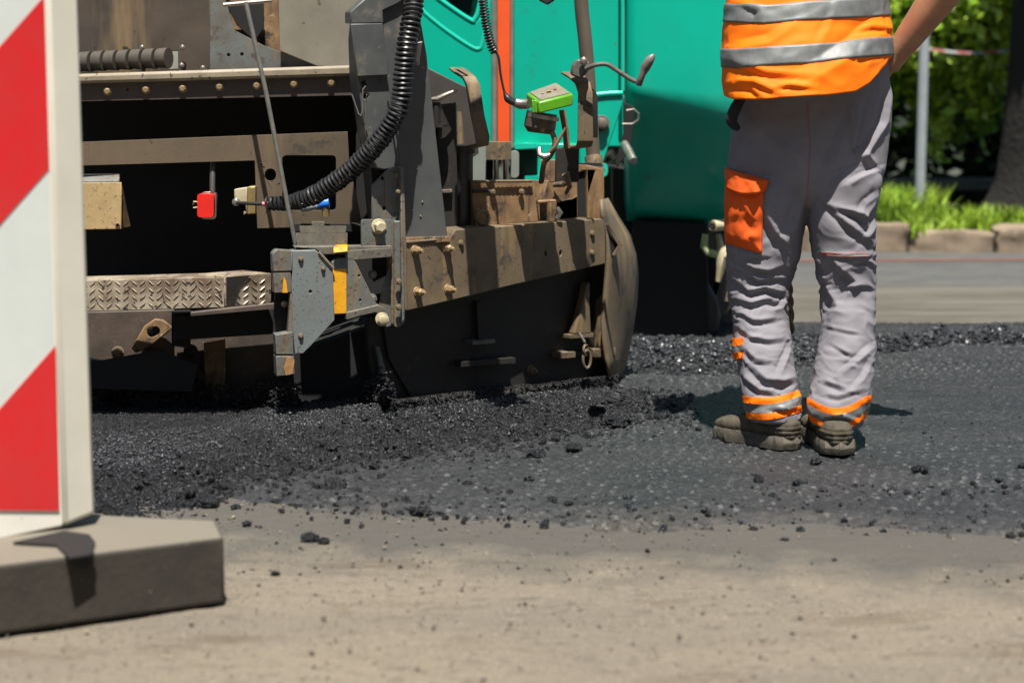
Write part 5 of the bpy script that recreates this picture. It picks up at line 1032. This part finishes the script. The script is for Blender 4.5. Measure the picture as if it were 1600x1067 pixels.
for yb in ([[1130, 1160, 1200, 1260, 1330, 1392], [75, 78, 75, 71, 63, 57]], [[1130, 1150, 1200, 1260, 1330, 1392], [3, 7, 9, 3, -1, -4]], [[1130, 1392], [-130, -130]]):
    K = 9; rows_ = np.zeros((K, nu, 3))
    for i in range(nu):
        y0 = np.interp(pxx[:, i].mean(), yb[0], yb[1]); 
        for k in range(K):
            jf = np.interp(y0+29*k/(K-1), pyy[:, i], np.arange(nv)); j0 = min(int(jf), nv-2); f = jf-j0
            rows_[k, i] = (GV[j0, i]*(1-f)+GV[j0+1, i]*f)+(GN[j0, i]*(1-f)+GN[j0+1, i]*f)*.0032
    ib = np.arange(K*nu).reshape(K, nu); Fb_ = np.stack([ib[:-1], np.roll(ib, -1, 1)[:-1], np.roll(ib, -1, 1)[1:], ib[1:]], -1).reshape(-1, 4)
    ob_ = npmesh("reflective_band", rows_.reshape(-1, 3), Fb_, refl, ve); so2 = ob_.modifiers.new("solid", 'SOLIDIFY'); so2.thickness = .0012; so2.offset = 0
s = (np.abs(fvx-1322) < 16) & (fvy < -20); patch(Vv, Nv, Fv, s, .0035, "reflective_band", refl, ve); s = (np.abs(fvx-1192) < 16) & (fvy < -20); patch(Vv, Nv, Fv, s, .0035, "reflective_band", refl, ve)
shirt = MB(); limb(shirt, [shr+Vector((-.07, 0, .03)), shr+Vector((.03, -.005, -.02)), shr.lerp(elb, .6)], [.07, .072, .06]); limb(shirt, [shl+Vector((.07, 0, .03)), shl+Vector((-.03, 0, -.02)), shl.lerp(ell, .6)], [.07, .072, .06])
q1 = loft([(W3(0, .01, 1.0), .162, .112, V0), (W3(0, .02, 1.26), .182, .122, V0), (W3(0, .02, 1.36), .192, .117, V0), (W3(0, .02, 1.43), .165, .097, V0), (W3(0, .025, 1.475), .085, .075, V0)], 32); shirt.add(q1.v, q1.f)
Vs, Ns, Fs = remesh(shirt, .007, 3); npmesh("t_shirt", Vs+Ns*(.003*fbm(Vs*25, 3, 111))[:, None], Fs, darkcloth, person)
# ---- boots
def boot(heel, d, L_, label):
    d = Vector(d).normalized(); s = Vector((-d.y, d.x, 0)); up = Vector((0, 0, 1)); mb = MB()
    # stations along the foot: t, half width, top height
    st_ = [(-.02, .018, .060), (0, .032, .075), (.03, .039, .082), (.07, .041, .080), (.11, .039, .076), (.15, .041, .068), (.19, .047, .060), (.23, .049, .055), (.26, .043, .048), (.285, .028, .038), (.295, .012, .028)]
    vs = []; seg = 20
    for t, w_, h_ in st_:
        t *= L_/.29
        for k in range(seg):
            a = 2*math.pi*k/seg; ca, sa = math.cos(a), math.sin(a); ca = math.copysign(abs(ca)**.8, ca); sa = math.copysign(abs(sa)**.8, sa)
            h2 = h_*.78; vs.append(heel+d*t+s*ca*w_+up*(.018+h2*.5+sa*h2*.5))
    n = len(st_); fs = [(i*seg+k, i*seg+(k+1) % seg, (i+1)*seg+(k+1) % seg, (i+1)*seg+k) for i in range(n-1) for k in range(seg)]+[tuple(range(seg))[::-1], tuple((n-1)*seg+k for k in range(seg))]
    mb.add(vs, fs); c = heel+d*.055; c = heel+d*.075; mb.tube([c+up*.04, c+up*.065, c+up*.085], [.034, .032, .028], 20)
    Vq, Nq, Fq = remesh(mb, .0035, 5)
    dz = .0022*np.clip(np.sin((Vq[:, 2]-.02)*2*math.pi/.0105), -.3, 1)*sstep(.085, .06, Vq[:, 2])*sstep(.035, .045, Vq[:, 2])*sstep(.10, .04, (Vq-np.array(heel))@np.array(d))
    Vq = Vq+Nq*(dz+.0016*fbm(Vq*60, 3, 121))[:, None]; b = npmesh("boot", Vq, Fq, bootm, person); b["label"] = label
    mb = MB(); vs = []; 
    N_ = 60
    for k in range(N_):
        a = 2*math.pi*k/N_; t = .5-.5*math.cos(a); ww = np.interp(t, [0, .08, .25, .5, .72, .9, 1], [.0, .038, .044, .040, .052, .040, 0]); x = (-.026+.335*t)*L_/.29; sg = 1 if a < math.pi else -1
        e = .0025*((k//1) % 2); vs.append(heel+d*x+s*(ww+e)*sg)
    v3 = []
    for z_, g in ((.0, 1.0), (.008, 1.02), (.016, 1.03), (.026, 1.0), (.031, .97)):
        ce = sum(vs, Vector())/N_
        v3 += [ce+(p-ce)*g+up*z_ for p in vs]
    fs = [(i*N_+k, i*N_+(k+1) % N_, (i+1)*N_+(k+1) % N_, (i+1)*N_+k) for i in range(4) for k in range(N_)]+[tuple(range(N_))[::-1], tuple(4*N_+k for k in range(N_))]
    mb.add(v3, fs); mb.build("sole", solem, b, ang=25)
    mb = MB()
    for k in range(3): c0 = heel+d*(.12+.03*k)*L_/.29+up*(.082-.009*k); mb.tube([c0-s*.02, c0+up*.006, c0+s*.02], .003, 6)
    mb.build("laces", darkcloth, b)
hl = G(1238, 704, .012); hl = Vector((hl.x, hl.y+.02, .014)); boot(hl, (-.66, .75, 0), .228, "left boot turned side-on, toe pointing left")
hr_ = G(1314, 714, .012); boot(Vector((hr_.x, hr_.y+.03, .014)), (-.05, 1, 0), .27, "right boot seen from the heel")
# rope hanging in front of the worker
rp = MB(); pa = [P(1247, 330, YP+.14), P(1243, 380, YP+.16), P(1236, 402, YP+.16), P(1234, 440, YP+.16), P(1236, 480, YP+.16), P(1237, 522, YP+.16)]
path = smoothpath(pa, 12)
for k3 in range(2):
    rp.tube([p+Vector((math.cos(i*.55+k3*3.14)*.0042, math.sin(i*.55+k3*3.14)*.0042, 0)) for i, p in enumerate(path)], .0042, 8)
tag(rp.build("rope", M("rope_brown", (.30, .20, .12), (.20, .13, .08), 40, .9, bump=.5), None), "frayed brown rope hanging between the worker's legs", "rope")
